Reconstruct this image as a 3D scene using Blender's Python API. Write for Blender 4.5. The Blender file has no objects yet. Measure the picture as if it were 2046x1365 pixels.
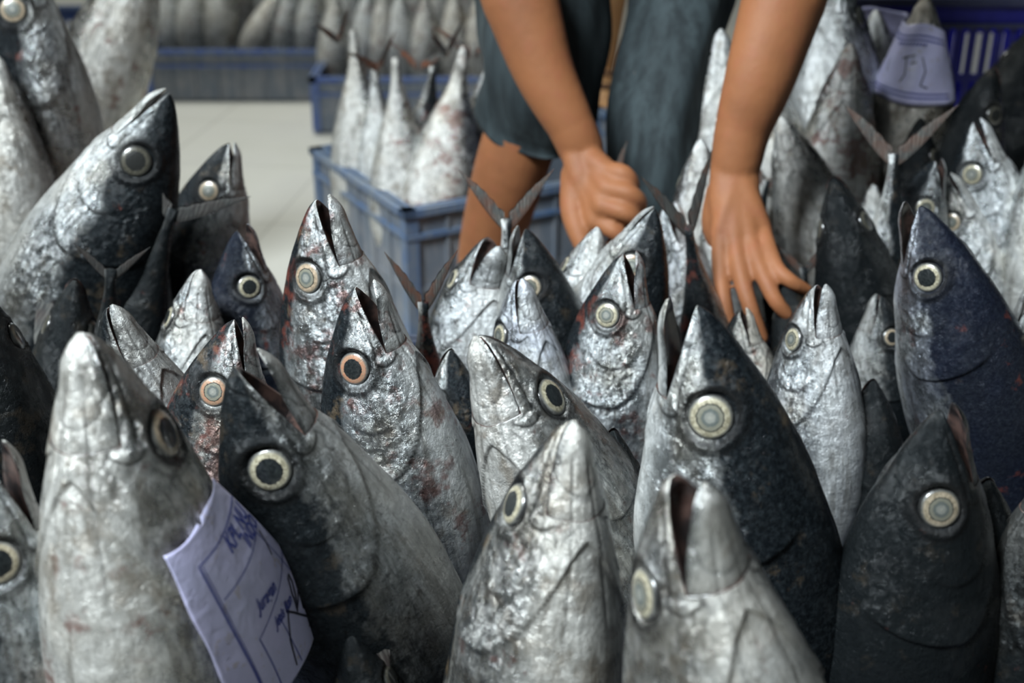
import bpy, math, random
import numpy as np
from mathutils import Vector, Matrix
from mathutils.bvhtree import BVHTree

SC = bpy.context.scene
COL = SC.collection
PI = math.pi

# ------------------------------------------------------------ camera, sky, lights, exposure
CAM_H = 0.88
PITCH = math.radians(25)
cam_data = bpy.data.cameras.new('camera')
cam = bpy.data.objects.new('camera', cam_data)
COL.objects.link(cam)
cam.location = (0, 0, CAM_H)
cam.rotation_euler = (PI / 2 - PITCH, 0, 0)
cam_data.sensor_width = 36.0
cam_data.lens = 36.0 * 2470.0 / 2046.0
cam_data.clip_start = 0.02
cam_data.dof.use_dof = True
cam_data.dof.focus_distance = 0.93
cam_data.dof.aperture_fstop = 5.2
SC.camera = cam

world = bpy.data.worlds.new('market_hall_daylight')
SC.world = world
world.use_nodes = True
wn = world.node_tree
bg = wn.nodes['Background']
# daylight comes in under the roof from the open sides: brighter low band, dim roof
wtc = wn.nodes.new('ShaderNodeTexCoord')
wsep = wn.nodes.new('ShaderNodeSeparateXYZ')
wramp = wn.nodes.new('ShaderNodeValToRGB')
wn.links.new(wtc.outputs['Generated'], wsep.inputs[0])
wn.links.new(wsep.outputs['Z'], wramp.inputs[0])
wn.links.new(wramp.outputs[0], bg.inputs[0])
wramp.color_ramp.elements[0].position = 0.0
wramp.color_ramp.elements[0].color = (0.05, 0.06, 0.065, 1)
wramp.color_ramp.elements[1].position = 1.0
wramp.color_ramp.elements[1].color = (0.10, 0.125, 0.14, 1)
e = wramp.color_ramp.elements.new(0.25)
e.color = (0.22, 0.27, 0.30, 1)
bg.inputs[1].default_value = 0.16

def area_light(name, loc, target, size, size_y, energy, color):
    ld = bpy.data.lights.new(name, 'AREA')
    ld.shape = 'RECTANGLE'
    ld.size = size
    ld.size_y = size_y
    ld.energy = energy
    ld.color = color
    o = bpy.data.objects.new(name, ld)
    COL.objects.link(o)
    o.location = loc
    o.rotation_euler = (Vector(target) - Vector(loc)).to_track_quat('-Z', 'Y').to_euler()
    return o

# open side of the hall, high on the left behind the photographer
area_light('skylight_opening', (-1.25, -0.15, 2.7), (-.03, 0.95, 0.4), 0.95, 0.75, 39, (0.86, 0.95, 1.0)).data.spread = math.radians(75)
area_light('far_fill_lamp', (-1.4, 3.4, 3.4), (-0.9, 3.0, 0.0), 2.2, 1.6, 105, (0.95, 0.98, 0.92))  # unseen fill lamp added to brighten the far crates and tiles

SC.view_settings.view_transform = 'Standard'
SC.view_settings.look = 'None'
SC.view_settings.gamma = 1.0
SC.view_settings.use_curve_mapping = False
SC.view_settings.exposure = 0.0

# ------------------------------------------------------------ small helpers
def new_mesh_obj(name, verts, faces, mat, parent=None, smooth=True):
    me = bpy.data.meshes.new(name)
    me.from_pydata([tuple(v) for v in verts], [], [tuple(f) for f in faces])
    me.update()
    if smooth:
        me.polygons.foreach_set('use_smooth', [True] * len(me.polygons))
    for m in (mat if isinstance(mat, (list, tuple)) else [mat]):
        me.materials.append(m)
    o = bpy.data.objects.new(name, me)
    COL.objects.link(o)
    if parent is not None:
        o.parent = parent
    return o

def tag(o, label=None, cat=None, group=None, kind=None):
    if label: o['label'] = label
    if cat: o['category'] = cat
    if group: o['group'] = group
    if kind: o['kind'] = kind
    return o

def empty(name, loc=(0, 0, 0)):
    o = bpy.data.objects.new(name, None)
    o.empty_display_size = 0.05
    COL.objects.link(o)
    o.location = loc
    return o

class MB:
    """collects boxes and tubes into one mesh"""
    def __init__(self):
        self.v = []; self.f = []
    def box(self, c, s, M=None):
        b = len(self.v)
        for sx in (-1, 1):
            for sy in (-1, 1):
                for sz in (-1, 1):
                    p = Vector((c[0] + sx * s[0] / 2, c[1] + sy * s[1] / 2, c[2] + sz * s[2] / 2))
                    if M is not None: p = M @ p
                    self.v.append(tuple(p))
        for q in ((0, 1, 3, 2), (4, 6, 7, 5), (0, 4, 5, 1), (2, 3, 7, 6), (0, 2, 6, 4), (1, 5, 7, 3)):
            self.f.append(tuple(b + i for i in q))
        return self
    def tube(self, pts, radii, n=14, flat=1.0, caps=True):
        """rounded tapering tube through pts; flat < 1 squashes it along the second frame axis"""
        pts = [Vector(p) for p in pts]
        # densify with Catmull-Rom
        P = []; Rr = []
        for i in range(len(pts) - 1):
            p0 = pts[max(i - 1, 0)]; p1 = pts[i]; p2 = pts[i + 1]; p3 = pts[min(i + 2, len(pts) - 1)]
            for k in range(6):
                t = k / 6
                P.append(0.5 * ((2 * p1) + (p2 - p0) * t + (2 * p0 - 5 * p1 + 4 * p2 - p3) * t * t + (3 * p1 - p0 - 3 * p2 + p3) * t ** 3))
                Rr.append(radii[i] * (1 - t) + radii[i + 1] * t)
        P.append(pts[-1]); Rr.append(radii[-1])
        d0 = (P[1] - P[0]).normalized(); d1 = (P[-1] - P[-2]).normalized()
        rings = []
        up = Vector((0, 0, 1)) if abs(d0.z) < 0.8 else Vector((0, 1, 0))
        u = d0.cross(up).normalized()
        if caps:
            for a in (80, 55, 28):
                a = math.radians(a)
                rings.append((P[0] - d0 * Rr[0] * math.sin(a), Rr[0] * math.cos(a), d0))
        for i in range(len(P)):
            d = (P[min(i + 1, len(P) - 1)] - P[max(i - 1, 0)]).normalized()
            rings.append((P[i], Rr[i], d))
        if caps:
            for a in (28, 55, 80):
                a = math.radians(a)
                rings.append((P[-1] + d1 * Rr[-1] * math.sin(a), Rr[-1] * math.cos(a), d1))
        base = len(self.v)
        for c, r, d in rings:
            u = (u - d * u.dot(d)).normalized()
            w = d.cross(u)
            for k in range(n):
                a = 2 * PI * k / n
                self.v.append(tuple(c + (u * math.cos(a) + w * math.sin(a) * flat) * r))
        m = len(rings)
        for i in range(m - 1):
            for k in range(n):
                a = base + i * n + k; b = base + i * n + (k + 1) % n
                self.f.append((a, b, b + n, a + n))
        self.f.append(tuple(base + k for k in range(n))[::-1])
        self.f.append(tuple(base + (m - 1) * n + k for k in range(n)))
        return self
    def build(self, name, mat, parent=None, smooth=False):
        return new_mesh_obj(name, self.v, self.f, mat, parent, smooth)

# ------------------------------------------------------------ node material helpers
def new_mat(name):
    m = bpy.data.materials.new(name)
    m.use_nodes = True
    return m, m.node_tree, m.node_tree.nodes['Principled BSDF']

class N:
    """tiny wrapper to write node math compactly"""
    def __init__(self, nt): self.nt = nt
    def node(self, t, **kw):
        n = self.nt.nodes.new(t)
        for k, v in kw.items(): setattr(n, k, v)
        return n
    def put(self, sock, v):
        if v is None: return
        if hasattr(v, 'links') or isinstance(v, bpy.types.NodeSocket): self.nt.links.new(v, sock)
        else: sock.default_value = v
    def math(self, op, a, b=None, c=None, clamp=False):
        n = self.node('ShaderNodeMath', operation=op, use_clamp=clamp)
        self.put(n.inputs[0], a); self.put(n.inputs[1], b)
        if c is not None: self.put(n.inputs[2], c)
        return n.outputs[0]
    def ramp(self, v, lo, hi, a=0.0, b=1.0, smooth=True):
        n = self.node('ShaderNodeMapRange', interpolation_type='SMOOTHSTEP' if smooth else 'LINEAR')
        self.put(n.inputs[0], v); self.put(n.inputs[1], lo); self.put(n.inputs[2], hi)
        self.put(n.inputs[3], a); self.put(n.inputs[4], b)
        return n.outputs[0]
    def mix(self, f, a, b, blend='MIX'):
        n = self.node('ShaderNodeMix', data_type='RGBA', blend_type=blend)
        self.put(n.inputs[0], f); self.put(n.inputs[6], a); self.put(n.inputs[7], b)
        return n.outputs[2]
    def noise(self, vec, scale, detail=3.0, rough=0.55, w=None, dist=0.0):
        n = self.node('ShaderNodeTexNoise', noise_dimensions='4D' if w is not None else '3D')
        if vec is not None: self.nt.links.new(vec, n.inputs['Vector'])
        self.put(n.inputs['Scale'], scale); self.put(n.inputs['Detail'], detail)
        self.put(n.inputs['Roughness'], rough); self.put(n.inputs['Distortion'], dist)
        if w is not None: self.put(n.inputs['W'], w)
        return n.outputs[0]
    def mapping(self, vec, scale=(1, 1, 1), rot=(0, 0, 0)):
        n = self.node('ShaderNodeMapping')
        self.nt.links.new(vec, n.inputs[0]); n.inputs['Scale'].default_value = scale
        n.inputs['Rotation'].default_value = rot
        return n.outputs[0]
    def bump(self, h, strength, dist, normal=None):
        n = self.node('ShaderNodeBump')
        self.put(n.inputs['Height'], h); n.inputs['Strength'].default_value = strength
        n.inputs['Distance'].default_value = dist
        if normal is not None: self.nt.links.new(normal, n.inputs['Normal'])
        return n.outputs[0]

def rgb(r, g, b): return (r, g, b, 1.0)

# fish skin: object colour carries the look of each fish
#   R = how dark it is overall, G = blood, B = warm/blue tint, A = seed
def fish_skin():
    m, nt, bs = new_mat('tuna_skin')
    n = N(nt)
    tc = n.node('ShaderNodeTexCoord').outputs['Object']
    oi = n.node('ShaderNodeObjectInfo')
    sep = n.node('ShaderNodeSeparateColor')
    nt.links.new(oi.outputs['Color'], sep.inputs[0])
    dark, blood, tint = sep.outputs[0], sep.outputs[1], sep.outputs[2]
    seed = n.math('MULTIPLY', oi.outputs['Alpha'], 40.0)
    at = n.node('ShaderNodeAttribute', attribute_name='mask')
    msep = n.node('ShaderNodeSeparateColor')
    nt.links.new(at.outputs['Color'], msep.inputs[0])
    crease, dors, plate = msep.outputs[0], msep.outputs[1], msep.outputs[2]
    big = n.noise(tc, 9, 3, .55, seed)
    med = n.noise(tc, 38, 5, .65, seed)
    fine = n.noise(tc, 150, 4, .7, seed)
    streak = n.noise(n.mapping(tc, (9, 55, 55)), 2.2, 4, .6, seed, .6)
    # silver
    silver = n.mix(n.ramp(med, .35, .65), rgb(.30, .325, .335), rgb(.74, .77, .78))
    silver = n.mix(n.ramp(streak, .48, .66, 0, .75), silver, rgb(.17, .185, .19))
    silver = n.mix(n.math('MULTIPLY', n.ramp(big, .45, .65), .45), silver, rgb(.46, .42, .34))
    belly = n.ramp(dors, .06, .26, 1, 0)
    silver = n.mix(n.math('MULTIPLY', belly, .45), silver, rgb(.76, .76, .73))
    strk2 = n.noise(n.mapping(tc, (26, 95, 95)), 1.0, 5, .65, seed, .5)
    bst = n.noise(n.mapping(tc, (2.5, 42, 42)), 1.0, 4, .7, seed, .3)
    silver = n.mix(n.ramp(bst, .50, .64, 0, .6), silver, rgb(.20, .19, .17))
    # dark mottling, stronger towards the back
    mott = n.math('ADD', n.math('ADD', n.math('MULTIPLY', fine, .25), n.math('MULTIPLY', strk2, .40)), n.math('MULTIPLY', med, .5))
    thr = n.math('SUBTRACT', n.math('SUBTRACT', .80, n.math('MULTIPLY', dark, .26)), n.math('MULTIPLY', dors, .20))
    mm = n.ramp(n.math('SUBTRACT', mott, thr), 0.0, .15)
    col = n.mix(n.math('MULTIPLY', mm, .82), silver, rgb(.045, .05, .05))
    # dark back
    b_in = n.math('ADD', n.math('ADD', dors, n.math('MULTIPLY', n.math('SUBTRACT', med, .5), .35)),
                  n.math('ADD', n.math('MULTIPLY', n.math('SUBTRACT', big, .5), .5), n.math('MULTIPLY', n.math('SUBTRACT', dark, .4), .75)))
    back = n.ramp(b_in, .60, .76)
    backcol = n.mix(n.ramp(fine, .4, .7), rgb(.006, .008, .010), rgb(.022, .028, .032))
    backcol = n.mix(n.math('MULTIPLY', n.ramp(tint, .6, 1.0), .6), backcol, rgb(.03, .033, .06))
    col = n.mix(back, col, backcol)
    # flat darkening: dark fish, and shade in the gaps painted into fish colour
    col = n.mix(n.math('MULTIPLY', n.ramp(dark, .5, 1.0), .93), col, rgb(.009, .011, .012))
    # bluish sheen / warm tint
    col = n.mix(n.math('MULTIPLY', n.ramp(tint, .5, 1.0), n.ramp(big, .38, .6, .1, .8)), col, n.mix(1, col, rgb(.66, .76, 1.12), 'MULTIPLY'))
    col = n.mix(n.ramp(tint, .5, .0, 0, 1), col, n.mix(1, col, rgb(1.0, .90, .78), 'MULTIPLY'))
    # rust and blood
    bl = n.noise(tc, 16, 4, .6, n.math('ADD', seed, 7.3))
    bl2 = n.noise(tc, 60, 3, .6, n.math('ADD', seed, 3.1))
    bin_ = n.math('ADD', n.math('MULTIPLY', bl, .75), n.math('MULTIPLY', bl2, .35))
    bm = n.ramp(n.math('ADD', bin_, n.math('MULTIPLY', blood, .22)), .70, .80)
    col = n.mix(n.math('MULTIPLY', bm, .66), col, rgb(.17, .045, .03))
    rust = n.ramp(n.math('SUBTRACT', n.noise(tc, 20, 5, .65, n.math('ADD', seed, 11.0)), n.math('MULTIPLY', tint, .22)), .46, .58)
    col = n.mix(n.math('MULTIPLY', rust, n.ramp(dark, .3, .9, .45, .10)), col, rgb(.19, .135, .08))
    # creases
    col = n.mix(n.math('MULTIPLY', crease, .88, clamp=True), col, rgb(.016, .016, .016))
    nt.links.new(col, bs.inputs['Base Color'])
    nt.links.new(n.math('SUBTRACT', n.math('SUBTRACT', .92, n.math('MULTIPLY', back, .7)), n.math('MULTIPLY', belly, .42)), bs.inputs['Metallic'])
    ro = n.math('SUBTRACT', n.math('ADD', n.ramp(med, .3, .7, .20, .42), n.math('MULTIPLY', belly, .05)), n.math('MULTIPLY', back, .07))
    nt.links.new(ro, bs.inputs['Roughness'])
    nt.links.new(n.math('SUBTRACT', .45, n.math('MULTIPLY', back, .33)), bs.inputs['Specular IOR Level'])
    wet = n.noise(tc, 14, 4, .6, n.math('ADD', seed, 5.0))
    nt.links.new(n.math('MULTIPLY', n.ramp(wet, .48, .64, .02, .85), n.math('SUBTRACT', 1.0, n.math('MULTIPLY', back, .35))), bs.inputs['Coat Weight'])
    bs.inputs['Coat Roughness'].default_value = .10
    h1 = n.noise(tc, 70, 5, .6, seed, .4)
    crk = n.noise(n.mapping(tc, (40, 90, 90)), 1.0, 5, .75, seed, 2.0)
    b1 = n.bump(h1, .30, .006)
    b2 = n.bump(crk, .45, .005, b1)
    b3 = n.bump(fine, .12, .001, b2)
    nt.links.new(b3, bs.inputs['Normal'])
    nt.links.new(b2, bs.inputs['Coat Normal'])
    return m

def mouth_mat():
    m, nt, bs = new_mat('fish_mouth_lining')
    n = N(nt)
    tc = n.node('ShaderNodeTexCoord').outputs['Object']
    a = n.noise(tc, 40, 4)
    nt.links.new(n.mix(n.ramp(a, .4, .65), rgb(.025, .02, .02), rgb(.10, .06, .05)), bs.inputs['Base Color'])
    bs.inputs['Roughness'].default_value = .3
    return m

def eye_mat():
    m, nt, bs = new_mat('fish_eye')
    n = N(nt)
    tc = n.node('ShaderNodeTexCoord').outputs['Object']
    oi = n.node('ShaderNodeObjectInfo')
    sep = n.node('ShaderNodeSeparateColor')
    nt.links.new(oi.outputs['Color'], sep.inputs[0])
    cloud, red, dim = sep.outputs[0], sep.outputs[1], sep.outputs[2]
    flat = n.mapping(tc, (1, 1, 0))
    ln = n.node('ShaderNodeVectorMath', operation='LENGTH')
    nt.links.new(flat, ln.inputs[0])
    r = n.math('DIVIDE', ln.outputs['Value'], .0255)
    nz = n.noise(tc, 260, 4, .6, n.math('MULTIPLY', oi.outputs['Random'], 9))
    r = n.math('ADD', r, n.math('MULTIPLY', n.math('SUBTRACT', nz, .5), .16))
    irisc = n.mix(n.ramp(nz, .35, .65), rgb(.24, .215, .145), rgb(.50, .46, .34))
    irisc = n.mix(n.math('MULTIPLY', red, n.ramp(nz, .4, .6, .5, 1)), irisc, rgb(.38, .15, .08))
    pup = n.mix(n.ramp(r, .0, .40), rgb(.24, .25, .22), rgb(.10, .115, .11))
    pup = n.mix(n.ramp(r, .33, .45), pup, rgb(.21, .205, .16))
    pup = n.mix(n.ramp(r, .20, .26), n.mix(n.ramp(r, .0, .16), rgb(.30, .30, .26), rgb(.24, .245, .22)), pup)
    blk = n.mix(n.ramp(nz, .3, .8), rgb(.006, .008, .009), rgb(.03, .035, .035))
    pup = n.mix(cloud, blk, pup)
    col = n.mix(n.ramp(r, .54, .58), pup, rgb(.02, .02, .02))
    col = n.mix(n.ramp(r, .585, .64), col, irisc)
    col = n.mix(n.ramp(r, .78, .92), col, rgb(.11, .11, .10))
    col = n.mix(n.ramp(r, .92, .98), col, rgb(.025, .025, .025))
    col = n.mix(n.math('MULTIPLY', dim, .85), col, rgb(.02, .02, .018))
    nt.links.new(col, bs.inputs['Base Color'])
    bs.inputs['Roughness'].default_value = .3
    bs.inputs['Metallic'].default_value = .12
    bs.inputs['Coat Weight'].default_value = 1.0
    bs.inputs['Coat Roughness'].default_value = .06
    nt.links.new(n.bump(nz, .2, .002), bs.inputs['Normal'])
    return m

def fin_mat():
    m, nt, bs = new_mat('fin_membrane')
    n = N(nt)
    tc = n.node('ShaderNodeTexCoord').outputs['Object']
    oi = n.node('ShaderNodeObjectInfo')
    sep = n.node('ShaderNodeSeparateColor')
    nt.links.new(oi.outputs['Color'], sep.inputs[0])
    st = n.noise(n.mapping(tc, (12, 12, 160)), 2.0, 3, .6)
    md = n.noise(tc, 25, 4, .6, n.math('MULTIPLY', oi.outputs['Random'], 9))
    col = n.mix(n.ramp(st, .4, .65), rgb(.05, .05, .05), rgb(.17, .17, .155))
    col = n.mix(n.math('MULTIPLY', n.ramp(md, .40, .6), sep.outputs[1]), col, rgb(.17, .065, .035))
    col = n.mix(n.ramp(sep.outputs[0], .5, 1.0, 0, .65), col, rgb(.02, .02, .02))
    nt.links.new(col, bs.inputs['Base Color'])
    bs.inputs['Roughness'].default_value = .42
    nt.links.new(n.bump(st, .4, .003), bs.inputs['Normal'])
    return m

M_SKIN, M_MOUTH, M_EYE, M_FIN = fish_skin(), mouth_mat(), eye_mat(), fin_mat()

# ------------------------------------------------------------ the tuna: unit length, snout at 0, tail at +X, back at +Z
PX = np.array([0, .008, .02, .05, .10, .15, .20, .28, .36, .45, .58, .70, .82, .90, .955, .985])
TOP = np.array([.003, .012, .021, .040, .065, .085, .101, .120, .128, .126, .106, .075, .038, .018, .010, .013])
BOT = np.array([.004, .012, .020, .037, .060, .080, .097, .118, .128, .127, .106, .073, .036, .017, .010, .013])
WID = np.array([.003, .010, .017, .031, .050, .065, .077, .093, .101, .101, .087, .060, .030, .015, .012, .006])

def hermite(xs, ys, x):
    m = np.gradient(ys, xs)
    i = np.clip(np.searchsorted(xs, x) - 1, 0, len(xs) - 2)
    h = xs[i + 1] - xs[i]
    t = (x - xs[i]) / h
    return ((2 * t ** 3 - 3 * t ** 2 + 1) * ys[i] + (t ** 3 - 2 * t ** 2 + t) * h * m[i]
            + (-2 * t ** 3 + 3 * t ** 2) * ys[i + 1] + (t ** 3 - t ** 2) * h * m[i + 1])

def sstep(v, a, b):
    t = np.clip((v - a) / (b - a), 0, 1)
    return t * t * (3 - 2 * t)

XM = .095                                   # corner of the mouth
def z_mouth(x): return -.0005 - .37 * np.minimum(x, XM) - .9 * np.minimum(x, XM) ** 2 * .2
XE, ZE, RE = .109, .014, .0255              # eye

def lumpy(x, y, z, s, f):
    return (np.sin(f * x + 1.7 * s) * np.cos(f * 1.3 * y + s) + np.sin(f * .8 * z + 2.1 * s + f * .5 * x)) * .5

def features(x, y, z, th, s):
    a = np.abs(th)
    d = np.zeros_like(x); c = np.zeros_like(x)
    side = sstep(a, .25, .6)
    r = np.hypot((x - XE), (z - ZE))
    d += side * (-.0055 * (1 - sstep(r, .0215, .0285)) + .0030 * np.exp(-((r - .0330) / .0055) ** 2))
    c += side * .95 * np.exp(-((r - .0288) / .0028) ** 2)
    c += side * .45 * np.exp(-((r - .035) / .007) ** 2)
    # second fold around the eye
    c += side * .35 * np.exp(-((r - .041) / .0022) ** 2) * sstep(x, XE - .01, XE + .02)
    # gill cover
    t = sstep(a, 1.7, 3.3)
    xo = .282 - .17 * t - .022 * ((a - 1.55) / .8) ** 2 * (1 - t)
    m = sstep(a, .50, .85)
    u = x - xo
    d += m * .0040 * np.where(u < 0, np.exp(u / .045), np.exp(-(u / .0036) ** 2))
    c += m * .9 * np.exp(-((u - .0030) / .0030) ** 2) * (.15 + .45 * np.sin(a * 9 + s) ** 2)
    # cheek plate
    xp = .205 - .035 * ((a - 1.65) / .6) ** 2
    m2 = sstep(a, .95, 1.25) * (1 - sstep(a, 2.25, 2.5))
    u = x - xp
    d += m2 * .0016 * np.where(u < 0, np.exp(u / .03), np.exp(-(u / .003) ** 2))
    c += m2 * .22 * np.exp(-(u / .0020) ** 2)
    # upper lip bone: a groove above the mouth, rounded off behind its corner
    l = z - (z_mouth(x) + .005 + .10 * x)
    m3 = side * sstep(x, .012, .03) * (1 - sstep(x, .098, .106))
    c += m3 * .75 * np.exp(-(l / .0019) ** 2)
    d += m3 * (-.0013 * np.exp(-(l / .0022) ** 2) + .0012 * np.exp(-((l + .006) / .004) ** 2))
    rr = np.hypot(x - .099, z - (z_mouth(x) + .002))
    m4 = side * sstep(x, .097, .104)
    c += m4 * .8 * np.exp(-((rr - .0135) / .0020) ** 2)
    d += m4 * .0016 * (1 - sstep(rr, .011, .0145))
    # wrinkles running back from the mouth corner
    for k in range(3):
        zz = z_mouth(x) - .012 - .012 * k - (.25 + .25 * k) * (x - XM) + .002 * np.sin(x * 260 + s + k)
        mk = side * sstep(x, .088 + .01 * k, .10) * (1 - sstep(x, .125 + .012 * k, .145 + .01 * k))
        c += mk * .55 * np.exp(-((z - zz) / .0015) ** 2)
        d -= mk * .0008 * np.exp(-((z - zz) / .0018) ** 2)
    # nostril
    rn = np.hypot(x - .055, (z - .021))
    c += side * .9 * np.exp(-(rn / .0024) ** 2)
    # throat lines
    yl = .0045 + .11 * x
    m5 = sstep(a, 2.2, 2.5) * sstep(x, .02, .05) * (1 - sstep(x, .2, .26))
    c += m5 * .45 * np.exp(-((np.abs(y) - yl) / .0018) ** 2)
    d -= m5 * .0012 * np.exp(-((np.abs(y) - yl) / .0022) ** 2)
    # pectoral groove and lateral line
    c += side * .25 * np.exp(-((z - (.045 - .12 * (x - .3))) / .0016) ** 2) * sstep(x, .3, .33) * (1 - sstep(x, .8, .9))
    d += .0016 * lumpy(x, y, z, s, 38) * sstep(x, .03, .1) + .0006 * lumpy(x, z, y, s + 2, 120)
    return d, np.clip(c, 0, 1)

def section(x, th, bendz, bendy):
    ht, hb, w = hermite(PX, TOP, x), hermite(PX, BOT, x), hermite(PX, WID, x)
    cz = np.cos(th)
    z = np.where(cz > 0, ht, hb) * cz
    # cheeks stay full, ridge of the back a little narrower
    y = w * np.sin(th) * (1 + .05 * np.sin(th) ** 2 - .06 * np.maximum(cz, 0))
    b = np.maximum(x - .25, 0) ** 2
    return y, z, b * bendz, b * bendy

def finish_mesh(name, V, F, mats, mask, matidx=None):
    me = bpy.data.meshes.new(name)
    me.from_pydata(V.tolist(), [], F)
    me.update()
    me.polygons.foreach_set('use_smooth', [True] * len(me.polygons))
    for m in mats: me.materials.append(m)
    if matidx is not None: me.polygons.foreach_set('material_index', matidx)
    ca = me.color_attributes.new('mask', 'FLOAT_COLOR', 'POINT')
    buf = np.ones((len(V), 4), dtype=np.float32); buf[:, :3] = mask
    ca.data.foreach_set('color', buf.ravel())
    return me

def make_body(seed, bendz=0.0, bendy=0.0, hi=True):
    nu = 150 if hi else 60
    xs = np.concatenate([.0004 + .012 * np.linspace(0, 1, 9)[:-1] ** 1.7, np.linspace(.0124, .30, nu)[:-1],
                         np.linspace(.30, .985, 46 if hi else 30)])
    xs = np.sort(np.concatenate([xs, [XM - .0002, XM + .0002]]))
    nU, nD = (96, 50) if hi else (44, 24)
    rows = []; TH = []; low = []
    for x in xs:
        xm = min(x, XM)
        hb = float(hermite(PX, BOT, np.array([xm]))[0])
        cm = max(min(-z_mouth(xm) / hb, .985), 0)
        tm = PI - math.acos(cm)
        th = np.concatenate([np.linspace(-tm, tm, nU, endpoint=False), np.linspace(tm, 2 * PI - tm, nD, endpoint=False)])
        th = (th + PI) % (2 * PI) - PI
        TH.append(th)
    TH = np.array(TH)
    n = nU + nD
    X = np.repeat(xs[:, None], n, 1)
    y, z, bz, by = section(X, TH, bendz, bendy)
    d, c = features(X, y, z, TH, seed)
    # outward direction in the section
    nl = np.hypot(np.sin(TH), np.cos(TH))
    fade = sstep(X, .0, .02)
    y2 = y + d * np.sin(TH) * fade; z2 = z + d * np.cos(TH) * fade
    lower = np.zeros((len(xs), n), bool); lower[:, nU + 1:] = True
    inm = (X < XM) & lower
    wmax = np.maximum(np.abs(y[:, nU:nU + 1]), 1e-5)
    arch = (1 - np.clip(np.abs(y) / wmax, 0, 1) ** 2)
    ht = hermite(PX, TOP, X)
    zm = z_mouth(X)
    z2 = np.where(inm, zm + arch * np.minimum(.016, .35 * (ht - zm)) * sstep(X, .003, .02), z2)
    y2 = np.where(inm, np.clip(y, -wmax, wmax) * .93, y2)
    c = np.where(inm, 0, c)
    V = np.stack([X, y2 + by, z2 + bz], -1).reshape(-1, 3)
    dors = (np.cos(TH) * .5 + .5)
    mask = np.stack([c, dors, np.zeros_like(c)], -1).reshape(-1, 3)
    F = []; MI = []
    for i in range(len(xs) - 1):
        a = i * n
        for k in range(n):
            k2 = (k + 1) % n
            F.append((a + k, a + n + k, a + n + k2, a + k2))
            MI.append(1 if (k >= nU and xs[i] < XM) else 0)
    F.append(tuple(range(n))); MI.append(0)
    F.append(tuple(range((len(xs) - 1) * n, len(xs) * n))[::-1]); MI.append(0)
    return finish_mesh('tuna_body', V, F, [M_SKIN, M_MOUTH], mask, MI)

def make_jaw(seed, hi=True):
    """lower jaw: its own closed scoop, origin at the hinge"""
    nu = 60 if hi else 26
    xs = np.concatenate([.0004 + .010 * np.linspace(0, 1, 8)[:-1] ** 1.7, np.linspace(.0104, XM + .034, nu)])
    nD, nU = (54, 26) if hi else (26, 12)
    n = nD + nU
    V = []; MK = []
    hz = z_mouth(XM)
    for x in xs:
        xm = min(x, XM)
        hb = float(hermite(PX, BOT, np.array([xm]))[0])
        cm = max(min(-z_mouth(xm) / hb, .985), 0)
        tm = PI - math.acos(cm)
        th = np.linspace(tm, 2 * PI - tm, nD)
        thw = (th + PI) % (2 * PI) - PI
        X = np.full(nD, x)
        y, z, _, _ = section(X, thw, 0, 0)
        d, c = features(X, y, z, thw, seed)
        fade = sstep(X, 0, .02)
        # thicker, rounded jaw tip than the cone alone
        z = z - .0035 * np.exp(-((x - .022) / .02) ** 2)
        y = y * (1 + .16 * math.exp(-((x - .015) / .02) ** 2)) + d * np.sin(thw) * fade; z = z + d * np.cos(thw) * fade
        shrink = 1 - .22 * float(sstep(np.array([x]), XM - .015, XM + .034)[0])
        y = y * shrink; z = hz + (z - hz) * shrink
        outer = np.stack([X, y, z], -1)
        zl = z_mouth(xm) - .0010
        yy = np.linspace(y[-1], y[0], nU + 2)[1:-1] * .88
        w = abs(y[0]) + 1e-6
        dep = min(.005, .45 * (hb + z_mouth(xm))) * float(sstep(np.array([x]), .002, .02)[0])
        zz = zl - dep * (1 - (yy / w) ** 2)
        if x > XM: zz = zl - dep * (1 - (yy / w) ** 2)
        inner = np.stack([np.full(nU, x), yy, zz], -1)
        V.append(np.concatenate([outer, inner]))
        mk = np.zeros((n, 3)); mk[:nD, 0] = c; mk[:nD, 1] = np.cos(thw) * .5 + .5
        lip = np.exp(-((np.arange(nD)) / 1.5) ** 2) + np.exp(-((nD - 1 - np.arange(nD)) / 1.5) ** 2)
        mk[:nD, 0] = np.clip(mk[:nD, 0] + .5 * lip, 0, 1)
        MK.append(mk)
    V = np.array(V).reshape(-1, 3); MK = np.array(MK).reshape(-1, 3)
    V -= np.array([XM, 0, hz])
    V[:, 0] -= .004 * (1 - sstep(V[:, 0] + XM, 0, .08))      # reaches just past the snout
    F = []; MI = []
    m = len(xs)
    for i in range(m - 1):
        a = i * n
        for k in range(n):
            k2 = (k + 1) % n
            F.append((a + k, a + n + k, a + n + k2, a + k2)); MI.append(0 if k < nD - 1 else 1)
    F.append(tuple(range(n))); MI.append(0)
    F.append(tuple(range((m - 1) * n, m * n))[::-1]); MI.append(0)
    return finish_mesh('tuna_lower_jaw', V, F, [M_SKIN, M_MOUTH], MK, MI)

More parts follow.
